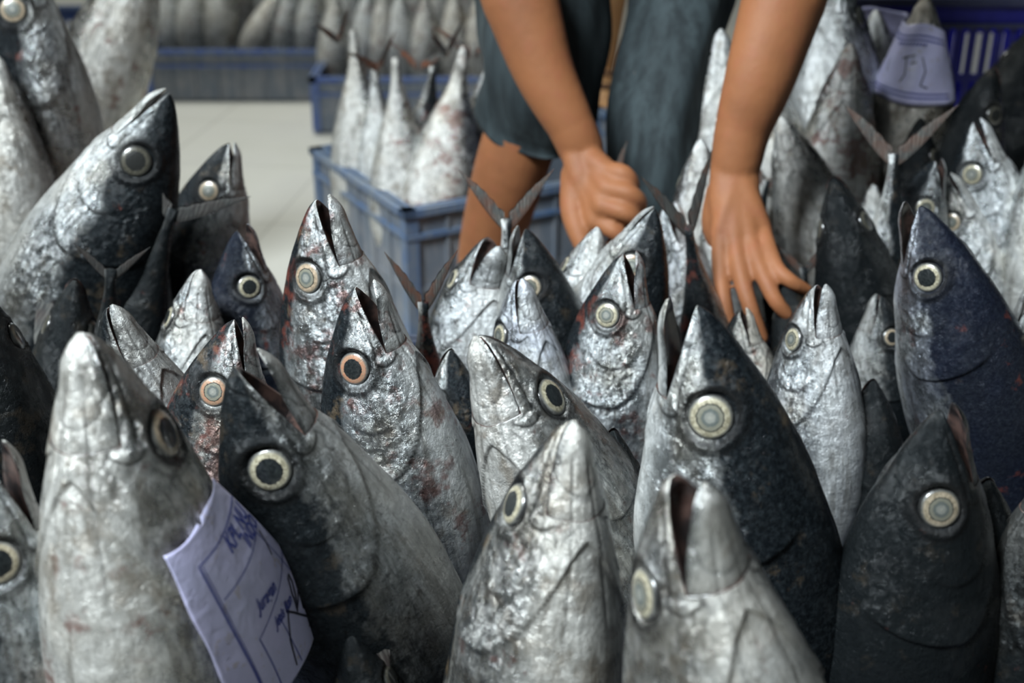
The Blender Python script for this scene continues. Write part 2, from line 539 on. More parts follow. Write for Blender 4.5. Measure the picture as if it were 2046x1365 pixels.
def make_eye(hi=True):
    n = 48 if hi else 24; rings = 12 if hi else 7
    V = [(0, 0, .0075)]; F = []
    for i in range(1, rings + 1):
        t = i / rings
        r = RE * 1.04 * math.sin(t * PI / 2) ** .95
        zz = .0075 * math.cos(t * PI / 2) ** .8 - .0045 * t ** 6
        for k in range(n):
            a = 2 * PI * k / n
            V.append((r * math.cos(a), r * math.sin(a), zz))
    for k in range(n):
        F.append((0, 1 + k, 1 + (k + 1) % n))
    for i in range(rings - 1):
        for k in range(n):
            a = 1 + i * n + k; b = 1 + i * n + (k + 1) % n
            F.append((a, a + n, b + n, b))
    V.append((0, 0, -.008)); c = len(V) - 1; b0 = 1 + (rings - 1) * n
    for k in range(n):
        F.append((b0 + k, c, b0 + (k + 1) % n))
    me = bpy.data.meshes.new('tuna_eye')
    me.from_pydata(V, [], F); me.update()
    me.polygons.foreach_set('use_smooth', [True] * len(me.polygons))
    me.materials.append(M_EYE)
    return me

def fin_mesh(name, outline_fn, nu, nv, thick, bow=0.0):
    """fin with real thickness: outline_fn(u in 0..1 along, v in 0..1 across) -> (x, z); ribbed by thin rays"""
    V = []; F = []
    for side in (1, -1):
        for i in range(nu + 1):
            for j in range(nv + 1):
                u, v = i / nu, j / nv
                x, z = outline_fn(u, v)
                t = thick * (math.sin(PI * min(max(v, 0), 1)) ** .5) * (1 - .8 * u) * (1 + .25 * math.sin(v * 60))
                V.append((x, side * t + bow * u * u, z))
    m = (nu + 1) * (nv + 1)
    for s in range(2):
        for i in range(nu):
            for j in range(nv):
                a = s * m + i * (nv + 1) + j
                q = (a, a + 1, a + nv + 2, a + nv + 1)
                F.append(q if s == 0 else q[::-1])
    ring = [i * (nv + 1) for i in range(nu + 1)] + [nu * (nv + 1) + j for j in range(1, nv + 1)] \
        + [i * (nv + 1) + nv for i in range(nu - 1, -1, -1)] + [j for j in range(nv - 1, 0, -1)]
    for k in range(len(ring)):
        a, b = ring[k], ring[(k + 1) % len(ring)]
        F.append((a, a + m, b + m, b))
    me = bpy.data.meshes.new(name)
    me.from_pydata(V, [], F); me.update()
    me.polygons.foreach_set('use_smooth', [True] * len(me.polygons))
    me.materials.append(M_FIN)
    return me

def tail_outline(s):
    def f(u, v):
        # one lobe: u runs from root to tip, v from leading to trailing edge
        z = s * (.006 + .125 * u)
        lead = .955 + .03 * u + .115 * u ** 1.3
        trail = 1.000 + .022 * u + .092 * u ** 1.35 + .016 * math.sin(PI * u) + .003 * math.sin(u * 34) * (1 - u)
        w = (1 - u ** 3)
        mid = .5 * (lead + trail)
        return (mid + (v - .5) * (trail - lead) * (.15 + .85 * w) * (1 if u < .999 else 0), z)
    return f

def make_tail():
    a = fin_mesh('tuna_tail', tail_outline(1), 26, 10, .0035)
    b = fin_mesh('tuna_tail_b', tail_outline(-1), 26, 10, .0035)
    V = [tuple(v.co) for v in a.vertices] + [tuple(v.co) for v in b.vertices]
    o = len(a.vertices)
    F = [tuple(p.vertices) for p in a.polygons] + [tuple(o + i for i in p.vertices) for p in b.polygons]
    me = bpy.data.meshes.new('tuna_tail_fin')
    me.from_pydata(V, [], F); me.update()
    me.polygons.foreach_set('use_smooth', [True] * len(me.polygons))
    me.materials.append(M_FIN)
    return me

def strip_fin(x0, x1, h, sweep, sgn, name, base_fn):
    def f(u, v):
        x = x0 + (x1 - x0) * v
        zb = base_fn(x)
        return (x + sweep * u, zb + sgn * h * u * (1 - v) ** .8 * (1 + .03 * math.sin(v * 50)) - sgn * .004)
    return fin_mesh(name, f, 8, 20, .0025)

def top_at(x): return float(hermite(PX, TOP, np.array([x]))[0])
def bot_at(x): return -float(hermite(PX, BOT, np.array([x]))[0])

def finlets_mesh():
    mb = MB()
    for s in (1, -1):
        for i in range(7):
            x = .66 + i * .04
            zb = top_at(x) if s > 0 else bot_at(x)
            b = len(mb.v)
            for dx, dz, w in ((0, -.003, .002), (.012, -.003, .002), (.026, .012, .0005)):
                for sy in (1, -1): mb.v.append((x + dx, sy * w, zb + s * dz))
            mb.f += [(b, b + 2, b + 4), (b + 1, b + 5, b + 3), (b, b + 1, b + 3, b + 2), (b + 2, b + 3, b + 5, b + 4), (b + 4, b + 5, b + 1, b)]
    me = bpy.data.meshes.new('tuna_finlets'); me.from_pydata(mb.v, [], mb.f); me.update(); me.materials.append(M_FIN)
    return me

def pect_mesh():
    def f(u, v):
        return (.155 * u + .02 * v * (1 - u), -.045 * v * (1 - u) ** .7 + .012 * u)
    return fin_mesh('tuna_pectoral', f, 20, 8, .0018, bow=.012)

BODY = {}
for hi in (True, False):
    BODY[hi] = [(make_body(1.3, 0, 0, hi), make_jaw(1.3, hi)),
                (make_body(4.1, .10, .04, hi), make_jaw(4.1, hi)),
                (make_body(7.7, -.12, -.05, hi), make_jaw(7.7, hi))]
BENDS = [(0, 0), (.10, .04), (-.12, -.05)]
EYE_ME = {True: make_eye(True), False: make_eye(False)}
TAIL_ME = make_tail()
DORS_ME = strip_fin(.33, .50, .085, .02, 1, 'tuna_dorsal', top_at)
DORS2_ME = strip_fin(.56, .62, .045, .05, 1, 'tuna_second_dorsal', top_at)
ANAL_ME = strip_fin(.60, .66, .045, .05, -1, 'tuna_anal', bot_at)
FLET_ME = finlets_mesh()
PECT_ME = pect_mesh()

def inst(name, me, parent, color):
    o = bpy.data.objects.new(name, me)
    COL.objects.link(o)
    o.parent = parent
    o.color = color
    return o

def eye_frame():
    """eye centre and outward normal on the unit fish"""
    th = math.acos(ZE / float(hermite(PX, TOP, np.array([XE]))[0]))
    def p(x, t):
        y, z, _, _ = section(np.array([x]), np.array([t]), 0, 0)
        return Vector((x, float(y[0]), float(z[0])))
    a = p(XE, th)
    nx = (p(XE + .01, th) - p(XE - .01, th)).cross(p(XE, th + .1) - p(XE, th - .1)).normalized()
    if nx.y < 0: nx = -nx
    return a, nx
EYE_P, EYE_N = eye_frame()

def make_fish(tip, d, dor, L, label, group=None, look=(.4, .2, .5, .1), eye=(1, 0), gape=0.0, variant=0, hi=True,
              fins='none', finlook=None, name='tuna_fish', girth=1.0, tail=(1, 1)):
    """tip: snout, d: unit vector snout to tail, dor: unit vector to the back"""
    X = Vector(d).normalized(); Z = Vector(dor); Z = (Z - X * Z.dot(X)).normalized(); Y = Z.cross(X)
    root = empty(name)
    M = Matrix((X, Y, Z)).transposed().to_4x4()
    root.matrix_world = Matrix.Translation(Vector(tip)) @ M @ Matrix.Diagonal((L, L * girth, L * girth, 1))
    tag(root, label, 'fish', group)
    bme, jme = BODY[hi][variant]
    inst('body', bme, root, look)
    j = inst('lower_jaw', jme, root, look)
    j.location = (XM, 0, z_mouth(XM))
    j.rotation_euler = (0, -math.radians(gape), 0)
    for s in (1, -1):
        e = inst('eye', EYE_ME[hi], root, (eye[0], eye[1], eye[2] if len(eye) > 2 else 0, 1))
        nn = Vector((EYE_N.x, EYE_N.y * s, EYE_N.z)); pp = Vector((EYE_P.x, EYE_P.y * s, EYE_P.z))
        e.location = pp - nn * .0050
        e.rotation_euler = nn.to_track_quat('Z', 'Y').to_euler()
    fl = finlook or look
    tf = inst('tail_fin', TAIL_ME, root, fl)
    tf.scale = (tail[0], 1, tail[1]); tf.location = (.96 * (1 - tail[0]), 0, 0)
    if fins in ('side', 'all'):
        for s in (1, -1):
            p = inst('pectoral_fin', PECT_ME, root, look)
            p.location = (.295, s * .094, .005)
            p.rotation_euler = (0, 0, math.radians(6) * s)
            p.scale = (1, s, 1)
    if fins == 'all':
        inst('dorsal_fin', DORS_ME, root, look)
        inst('second_dorsal_fin', DORS2_ME, root, look)
        inst('anal_fin', ANAL_ME, root, look)
        inst('finlets', FLET_ME, root, look)
    return root

# snout, axis, back, length, label, look, eye look, gape, body shape, fine mesh, fins
FISH = [
    ((-0.2270, 0.5988, 0.6051), (0.0572, 0.0234, -0.9981), (0.2529, 0.9668, 0.0372), 0.5762,
     'biggest pale tuna at left with bright white throat and paper tag on its flank',
     (0.20, 0.40, 0.28, 0.000), (0, 0.3), 3, 0, True, 'side', 1.0),
    ((-0.1687, 0.6761, 0.5471), (0.2989, 0.1299, -0.9454), (-0.9040, -0.2789, -0.3241), 0.5469,
     'large grey tuna leaning right behind the paper tag, clear black pupil and dark snout',
     (0.74, 0.15, 0.40, 0.370), (0, 0), 16, 0, True, 'side', 1.0),
    ((0.0336, 0.6235, 0.5387), (-0.1090, 0.0125, -0.9940), (-0.4423, 0.8949, 0.0597), 0.5118,
     'grey tuna in the bottom centre with closed rounded snout and eye at its left',
     (0.40, 0.30, 0.27, 0.740), (0, 0), 2, 1, True, 'side', 1.0),
    ((0.0797, 0.5263, 0.5615), (0.2444, 0.0003, -0.9697), (-0.5147, 0.8475, -0.1295), 0.5482,
     'pale tuna right of bottom centre, mouth gaping wide, clouded eye on its left',
     (0.24, 0.20, 0.30, 0.110), (1, 0), 24, 0, True, 'side', 1.0),
    ((0.1132, 0.6956, 0.5795), (0.2025, -0.0148, -0.9792), (0.8997, -0.3920, 0.1920), 0.5612,
     'large tuna with black back, big clouded ringed eye and open mouth',
     (0.50, 0.00, 0.50, 0.480), (1, 0), 16, 1, True, 'side', 1.0),
    ((0.2622, 0.6671, 0.5225), (0.0149, -0.0057, -0.9999), (-0.9815, -0.1908, -0.0135), 0.4926,
     'nearly black tuna in the lower right with wet speckled forehead',
     (1.00, 0.10, 0.50, 0.850), (1, 0.2, 0.35), 8, 0, True, 'side', 1.0),
    ((0.2695, 1.0117, 0.4632), (0.0720, -0.0169, -0.9973), (-0.5540, 0.8308, -0.0541), 0.4344,
     'silvery blue tuna below the left hand fingertips, mouth ajar, clouded eye',
     (0.25, 0.00, 0.60, 0.220), (0.8, 0), 12, 0, True, 'all', 1.0),
    ((-0.1613, 0.9725, 0.5551), (0.1181, 0.0245, -0.9927), (-0.9486, 0.2985, -0.1054), 0.5289,
     'tall tuna with highest snout left of centre, clouded eye and red cheek',
     (0.30, 0.65, 0.45, 0.590), (1, 0.35), 12, 0, True, 'side', 1.0),
    ((-0.1176, 0.8580, 0.5245), (0.1593, 0.0329, -0.9867), (-0.9772, 0.1472, -0.1529), 0.5011,
     'tuna with black pupil in an orange ringed eye and dark bloodied snout',
     (0.42, 0.55, 0.45, 0.960), (0, 0.9), 16, 0, True, 'side', 1.0),
    ((-0.2623, 1.1139, 0.4768), (0.0087, 0.0021, -1.0000), (-0.7497, -0.6617, -0.0079), 0.4468,
     'bluish dark tuna left of the tallest snout with a clear black pupil',
     (0.62, 0.30, 0.75, 0.330), (0, 0), 14, 1, True, 'side', 1.0),
    ((-0.2882, 1.0549, 0.4602), (-0.1580, -0.0327, -0.9869), (-0.5208, 0.8519, 0.0552), 0.4360,
     'pale tuna with rust spots turned belly first at the left of the main group',
     (0.15, 0.35, 0.40, 0.700), (0, 0), 6, 1, True, 'side', 1.0),
    ((-0.2151, 0.8747, 0.4903), (-0.1981, -0.0305, -0.9797), (-0.9789, -0.0448, 0.1993), 0.4698,
     'small tuna with bloodshot clouded eye behind the large grey leaning one',
     (0.40, 0.75, 0.35, 0.070), (1, 0.8), 6, 2, True, 'side', 1.0),
    ((-0.3184, 0.8935, 0.4927), (0.1879, 0.0859, -0.9784), (-0.8904, 0.4353, -0.1328), 0.4729,
     'grey shaded tuna directly behind the big pale one at left',
     (0.72, 0.10, 0.40, 0.440), (0, 0), 5, 0, True, 'side', 1.0),
    ((0.0049, 1.0180, 0.4654), (0.1092, 0.0044, -0.9940), (-0.6297, 0.7741, -0.0658), 0.4380,
     'bright bluish silver tuna at the centre with a split shiny snout',
     (0.20, 0.05, 0.75, 0.810), (0.6, 0), 7, 0, True, 'side', 1.0),
    ((-0.0220, 0.7576, 0.5306), (0.3926, 0.0935, -0.9149), (0.4376, 0.8560, 0.2753), 0.5472,
     'central tuna with brilliant white throat on its left and dark eye at its right',
     (0.32, 0.20, 0.30, 0.180), (0, 0), 2, 0, True, 'side', 1.0),
    ((-0.0237, 1.1490, 0.4573), (-0.1229, 0.0031, -0.9924), (-0.3159, 0.9479, 0.0420), 0.4306,
     'dull grey tuna at the centre with its mouth stretched open beside the tail fin',
     (0.66, 0.20, 0.60, 0.550), (0, 0), 30, 2, True, 'side', 1.3),
    ((0.0129, 1.1145, 0.4786), (0.1502, 0.0065, -0.9886), (0.9134, -0.3835, 0.1363), 0.4538,
     'tuna with dark brown back at the centre behind the bright bluish one',
     (0.70, 0.05, 0.40, 0.920), (0.6, 0.2), 8, 0, True, 'side', 1.0),
    ((0.0986, 1.0222, 0.4885), (-0.0383, 0.0043, -0.9993), (-0.9588, 0.2814, 0.0379), 0.4588,
     'tuna right of centre with pink blood in mouth and gill cover, clouded eye',
     (0.28, 0.75, 0.50, 0.290), (1, 0), 12, 0, True, 'side', 1.0),
    ((0.1366, 1.1304, 0.4933), (-0.2625, 0.0574, -0.9632), (0.8112, -0.5274, -0.2525), 0.4809,
     'tuna with glossy black back leaning left below the clenched hand',
     (0.62, 0.10, 0.45, 0.660), (1, 0.5), 0, 1, True, 'side', 1.0),
    ((0.1690, 1.2960, 0.4412), (0.1932, -0.0123, -0.9811), (-0.8606, 0.4781, -0.1755), 0.4192,
     'silver tuna with two split shiny jaws between the two hands',
     (0.32, 0.10, 0.60, 0.030), (0, 0), 14, 2, True, 'side', 1.0),
    ((0.0865, 1.1881, 0.4532), (-0.2056, 0.0308, -0.9781), (-0.1914, 0.9789, 0.0711), 0.4326,
     'small grey snouted tuna just under the clenched hand',
     (0.25, 0.10, 0.40, 0.400), (0, 0), 0, 1, True, 'side', 1.0),
    ((0.2305, 1.1474, 0.3799), (0.1607, -0.0207, -0.9868), (-0.8760, 0.4576, -0.1523), 0.3546,
     'small dark tuna snout under the fingertips of the left hand',
     (0.55, 0.30, 0.20, 0.770), (0, 0), 10, 0, True, 'side', 1.0),
    ((0.3734, 1.1588, 0.3916), (0.1342, -0.0351, -0.9903), (0.9868, 0.0957, 0.1304), 0.3651,
     'small dark tuna right of the silvery blue one with a dark eye facing right',
     (0.75, 0.05, 0.45, 0.140), (0, 0.3), 3, 0, True, 'all', 1.0),
    ((0.3400, 1.2589, 0.4843), (0.2983, -0.0504, -0.9531), (-0.2957, -0.9543, -0.0421), 0.4767,
     'black backed tuna with a streak of shine, seen from behind, right of the left hand',
     (1.00, 0.00, 0.50, 0.510), (0, 0, 0.9), 0, 2, True, 'side', 1.0),
    ((0.3875, 1.5003, 0.3787), (0.1158, -0.0252, -0.9930), (-0.9885, -0.1013, -0.1127), 0.3512,
     'thin small tuna squeezed beside the black backed one',
     (0.35, 0.00, 0.80, 0.880), (1, 0), 4, 0, True, 'side', 1.0),
    ((0.3367, 1.5370, 0.3699), (0.3243, -0.0337, -0.9454), (0.8251, -0.4786, 0.3001), 0.3595,
     'dark small tuna with bright eye partly hidden by the left hand',
     (0.80, 0.00, 0.50, 0.250), (0.5, 0), 2, 0, True, 'side', 1.0),
    ((0.3654, 1.0550, 0.5219), (0.3556, -0.0750, -0.9316), (0.6283, -0.7188, 0.2977), 0.5280,
     'big purple blue tuna on the right with a pale ringed black pupil',
     (0.62, 0.30, 0.78, 0.620), (0, 0), 14, 0, True, 'side', 1.0),
    ((0.5376, 1.4130, 0.5026), (0.2891, -0.0846, -0.9536), (-0.8526, 0.4303, -0.2966), 0.4956,
     'silver tuna at upper right with bright ringed eye, behind the purple one',
     (0.28, 0.00, 0.55, 0.990), (0.9, 0), 8, 0, True, 'side', 1.0),
    ((0.5082, 1.3892, 0.4452), (0.3439, -0.0839, -0.9353), (-0.8845, 0.3054, -0.3526), 0.4439,
     'grey tuna with dark snout peeking over the purple one',
     (0.42, 0.10, 0.40, 0.360), (0.6, 0.3), 4, 0, True, 'side', 1.0),
    ((0.5644, 1.6144, 0.4844), (0.1733, -0.0524, -0.9835), (-0.7856, 0.5949, -0.1701), 0.4620,
     'dull tuna snout behind the spread tail fin at upper right',
     (0.60, 0.10, 0.40, 0.730), (0, 0), 6, 2, False, 'side', 1.0),
    ((0.4241, 1.5592, 0.5625), (0.0019, -0.0005, -1.0000), (0.2621, 0.9650, -0.0000), 0.5325,
     'slender pale tuna with a bleeding slit in its belly at upper right',
     (0.18, 0.75, 0.35, 0.100), (0, 0), 5, 1, True, 'side', 1.0),
    ((0.4203, 1.6659, 0.6442), (0.1215, -0.0284, -0.9922), (0.6804, 0.7302, 0.0624), 0.6190,
     'thick shiny tuna at the top edge right of the left forearm',
     (0.45, 0.00, 0.50, 0.470), (0, 0, 0.9), 0, 0, False, 'side', 1.0),
    ((0.4461, 1.8476, 0.5111), (0.0479, -0.0111, -0.9988), (0.8373, -0.5448, 0.0462), 0.4817,
     'narrow dark backed tuna between left forearm and the bleeding one',
     (0.60, 0.00, 0.40, 0.840), (0, 0), 0, 0, False, 'side', 1.0),
    ((0.5157, 1.7810, 0.5650), (0.0941, -0.0256, -0.9952), (0.4249, 0.9051, 0.0169), 0.5376,
     'silver tuna in front of the left raised paper tag at the top right',
     (0.30, 0.05, 0.50, 0.210), (0, 0), 4, 1, False, 'side', 1.0),
    ((0.5345, 1.6291, 0.6096), (-0.0079, 0.0026, -1.0000), (0.6190, 0.7854, -0.0029), 0.5796,
     'pale beige tuna with a paper tag wrapped over its whole head',
     (0.15, 0.05, 0.15, 0.580), (0, 0), 0, 0, False, 'side', 1.0),
    ((0.7653, 1.8089, 0.5474), (-0.0660, 0.0289, -0.9974), (-0.6892, -0.7241, 0.0246), 0.5187,
     'glossy black tuna leaning at the top right corner',
     (0.95, 0.00, 0.60, 0.950), (0, 0, 1), 0, 0, True, 'side', 1.45),
    ((0.6190, 1.5893, 0.5276), (-0.1205, 0.0507, -0.9914), (-0.7930, -0.6057, 0.0654), 0.5019,
     'dark tuna in front of the deep blue crate',
     (0.95, 0.00, 0.40, 0.320), (0, 0, 1), 0, 1, False, 'side', 1.0),
    ((0.6104, 1.3607, 0.5308), (0.0885, -0.0373, -0.9954), (0.3886, 0.9214, -0.0000), 0.5031,
     'pale tuna belly cut by the right edge above the purple fish',
     (0.20, 0.00, 0.40, 0.690), (0, 0), 0, 2, False, 'side', 1.0),
    ((0.4846, 1.0551, 0.4428), (0.1110, -0.0450, -0.9928), (0.8409, -0.5282, 0.1179), 0.4158,
     'dark tuna cut by the right edge of the middle',
     (0.70, 0.10, 0.50, 0.060), (0, 0), 6, 0, False, 'side', 1.0),
    ((0.3979, 1.1045, 0.4092), (0.3728, -0.0681, -0.9254), (0.3352, 0.9399, 0.0658), 0.4097,
     'pale bellied tuna below the purple one on the right',
     (0.22, 0.00, 0.60, 0.430), (0, 0), 0, 1, True, 'side', 1.0),
    ((0.2666, 1.5993, 0.5733), (0.0147, -0.0024, -0.9999), (-0.0122, 0.9999, -0.0026), 0.5434,
     'grey tuna between trouser leg and left forearm',
     (0.25, 0.00, 0.40, 0.800), (0, 0), 0, 1, False, 'side', 1.0),
    ((-0.6112, 1.5683, 0.6816), (-0.0166, -0.0064, -0.9998), (-0.9192, -0.3934, 0.0178), 0.6517,
     'dark tuna in the top left corner with a dull eye',
     (0.62, 0.25, 0.40, 0.170), (1, 0.3), 2, 0, False, 'side', 1.0),
    ((-0.5706, 2.0446, 0.6516), (-0.3916, -0.0896, -0.9158), (-0.2231, 0.9748, -0.0000), 0.6788,
     'tuna with pale belly slanting down at the top left',
     (0.18, 0.40, 0.25, 0.540), (0, 0), 0, 1, False, 'side', 1.0),
    ((-0.3488, 1.2464, 0.5767), (-0.4982, -0.0682, -0.8643), (0.8586, -0.1775, -0.4809), 0.6325,
     'large tuna at upper left leaning right with a dark snout against the floor',
     (0.68, 0.10, 0.40, 0.910), (0, 0, 1), 3, 0, True, 'side', 1.0),
    ((-0.3213, 1.3679, 0.4903), (-0.3022, -0.0431, -0.9523), (-0.9532, 0.0047, 0.3023), 0.4833,
     'dark reddish tuna with small ringed eye below the floor patch at left',
     (0.62, 0.35, 0.40, 0.280), (1, 0.3), 5, 0, True, 'side', 1.0),
    ((-0.6171, 1.4819, 0.5663), (-0.0656, -0.0263, -0.9975), (-0.4509, 0.8925, 0.0062), 0.5377,
     'whitish tuna belly at the left edge',
     (0.12, 0.05, 0.30, 0.650), (0, 0), 0, 2, False, 'side', 1.0),
    ((-0.2971, 0.5989, 0.5306), (-0.0557, -0.0255, -0.9981), (-0.7351, -0.6755, 0.0583), 0.5015,
     'tuna cut by the left edge at the bottom with a clear black pupil',
     (0.50, 0.30, 0.50, 0.020), (0, 0.1), 14, 0, True, 'side', 1.0),
    ((-0.4318, 0.9132, 0.5081), (0.0374, 0.0184, -0.9991), (0.4413, -0.8974, 0.0000), 0.4785,
     'dark greenish tuna back at the left edge below the whitish belly',
     (1.00, 0.00, 0.30, 0.390), (0, 0, 1), 0, 1, False, 'side', 1.0),
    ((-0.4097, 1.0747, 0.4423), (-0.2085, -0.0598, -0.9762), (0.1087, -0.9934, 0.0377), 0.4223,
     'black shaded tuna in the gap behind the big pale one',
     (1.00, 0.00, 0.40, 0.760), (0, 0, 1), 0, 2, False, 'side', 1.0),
    ((-0.3955, 1.3507, 0.4167), (-0.1577, -0.0371, -0.9868), (-0.0584, 0.9979, -0.0281), 0.3918,
     'shaded tuna under the dark reddish one at left',
     (0.60, 0.10, 0.40, 0.130), (0, 0), 0, 1, False, 'side', 1.0),
    ((0.3498, 0.6663, 0.4948), (0.0500, -0.0244, -0.9985), (0.9596, -0.2761, 0.0548), 0.4656,
     'tuna cut by the right edge at the lower corner',
     (0.95, 0.00, 0.40, 0.500), (0, 0), 5, 0, True, 'side', 1.0),
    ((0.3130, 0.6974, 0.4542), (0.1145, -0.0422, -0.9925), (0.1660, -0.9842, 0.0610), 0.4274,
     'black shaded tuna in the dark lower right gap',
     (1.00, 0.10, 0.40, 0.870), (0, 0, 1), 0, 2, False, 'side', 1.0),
    ((0.3038, 1.5828, 0.5513), (0.2676, -0.0357, -0.9629), (0.1321, 0.9912, 0.0000), 0.5414,
     'grey tuna behind the left forearm',
     (0.25, 0.10, 0.30, 0.240), (0, 0), 0, 1, False, 'side', 1.0),
    ((0.3261, 1.4743, 0.4924), (0.3771, -0.0425, -0.9252), (0.2699, 0.9606, 0.0659), 0.4998,
     'pale tuna belly right of the left wrist',
     (0.20, 0.00, 0.30, 0.610), (0, 0), 0, 2, False, 'side', 1.0),
    ((0.2169, 1.3858, 0.4893), (0.0632, -0.0087, -0.9980), (0.1370, 0.9906, 0.0000), 0.4603,
     'dark tuna between the trouser leg and the left wrist',
     (0.60, 0.00, 0.40, 0.980), (0, 0), 0, 0, False, 'side', 1.0),
    ((0.4829, 1.3664, 0.4702), (-0.1464, 0.0593, -0.9874), (-0.9803, -0.1423, 0.1368), 0.4458,
     'grey tuna with open jaws left of the bright ringed eye',
     (0.40, 0.10, 0.60, 0.350), (0.5, 0), 8, 0, False, 'side', 1.0),
    ((0.4385, 1.4397, 0.4181), (0.1146, -0.0304, -0.9929), (0.2561, 0.9667, 0.0000), 0.3908,
     'pale tuna belly right of the black backed one',
     (0.25, 0.00, 0.45, 0.720), (0, 0), 0, 1, False, 'side', 1.0),
    ((0.2364, 1.3413, 0.4437), (0.1120, -0.0156, -0.9936), (0.1375, 0.9905, 0.0000), 0.4164,
     'dull tuna hidden behind the left hand',
     (0.60, 0.10, 0.40, 0.090), (0, 0), 0, 2, False, 'side', 1.0),
    ((0.2923, 1.2240, 0.3815), (0.2767, -0.0331, -0.9604), (-0.5798, -0.8028, -0.1394), 0.3660,
     'dark tuna under the fingers of the left hand',
     (0.80, 0.20, 0.30, 0.460), (0, 0, 1), 0, 0, False, 'side', 1.0),
    ((0.5271, 1.5662, 0.4682), (0.0437, -0.0142, -0.9989), (-0.4684, -0.8835, -0.0080), 0.4387,
     'dark pointed tuna snout behind the spread tail at upper right',
     (0.80, 0.00, 0.40, 0.830), (0, 0, 0.8), 8, 2, False, 'side', 1.0),
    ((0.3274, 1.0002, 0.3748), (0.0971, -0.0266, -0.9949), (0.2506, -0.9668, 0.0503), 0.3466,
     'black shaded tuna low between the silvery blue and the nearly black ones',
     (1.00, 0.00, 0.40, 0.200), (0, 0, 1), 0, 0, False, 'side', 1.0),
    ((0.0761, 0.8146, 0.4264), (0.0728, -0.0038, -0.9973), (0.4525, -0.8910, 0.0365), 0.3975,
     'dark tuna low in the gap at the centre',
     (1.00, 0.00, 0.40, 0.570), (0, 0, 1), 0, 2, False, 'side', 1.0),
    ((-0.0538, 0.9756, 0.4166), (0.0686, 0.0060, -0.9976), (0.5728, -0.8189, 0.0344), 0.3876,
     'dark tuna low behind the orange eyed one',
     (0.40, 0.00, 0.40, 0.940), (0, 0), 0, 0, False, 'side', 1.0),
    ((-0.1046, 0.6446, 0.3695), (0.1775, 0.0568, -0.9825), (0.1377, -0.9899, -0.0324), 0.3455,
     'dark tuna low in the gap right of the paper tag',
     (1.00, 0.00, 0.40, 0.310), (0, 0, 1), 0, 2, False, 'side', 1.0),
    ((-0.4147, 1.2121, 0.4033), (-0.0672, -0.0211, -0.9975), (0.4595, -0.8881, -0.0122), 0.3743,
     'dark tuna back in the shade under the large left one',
     (1.00, 0.00, 0.40, 0.680), (0, 0, 1), 0, 1, False, 'side', 1.0),
]
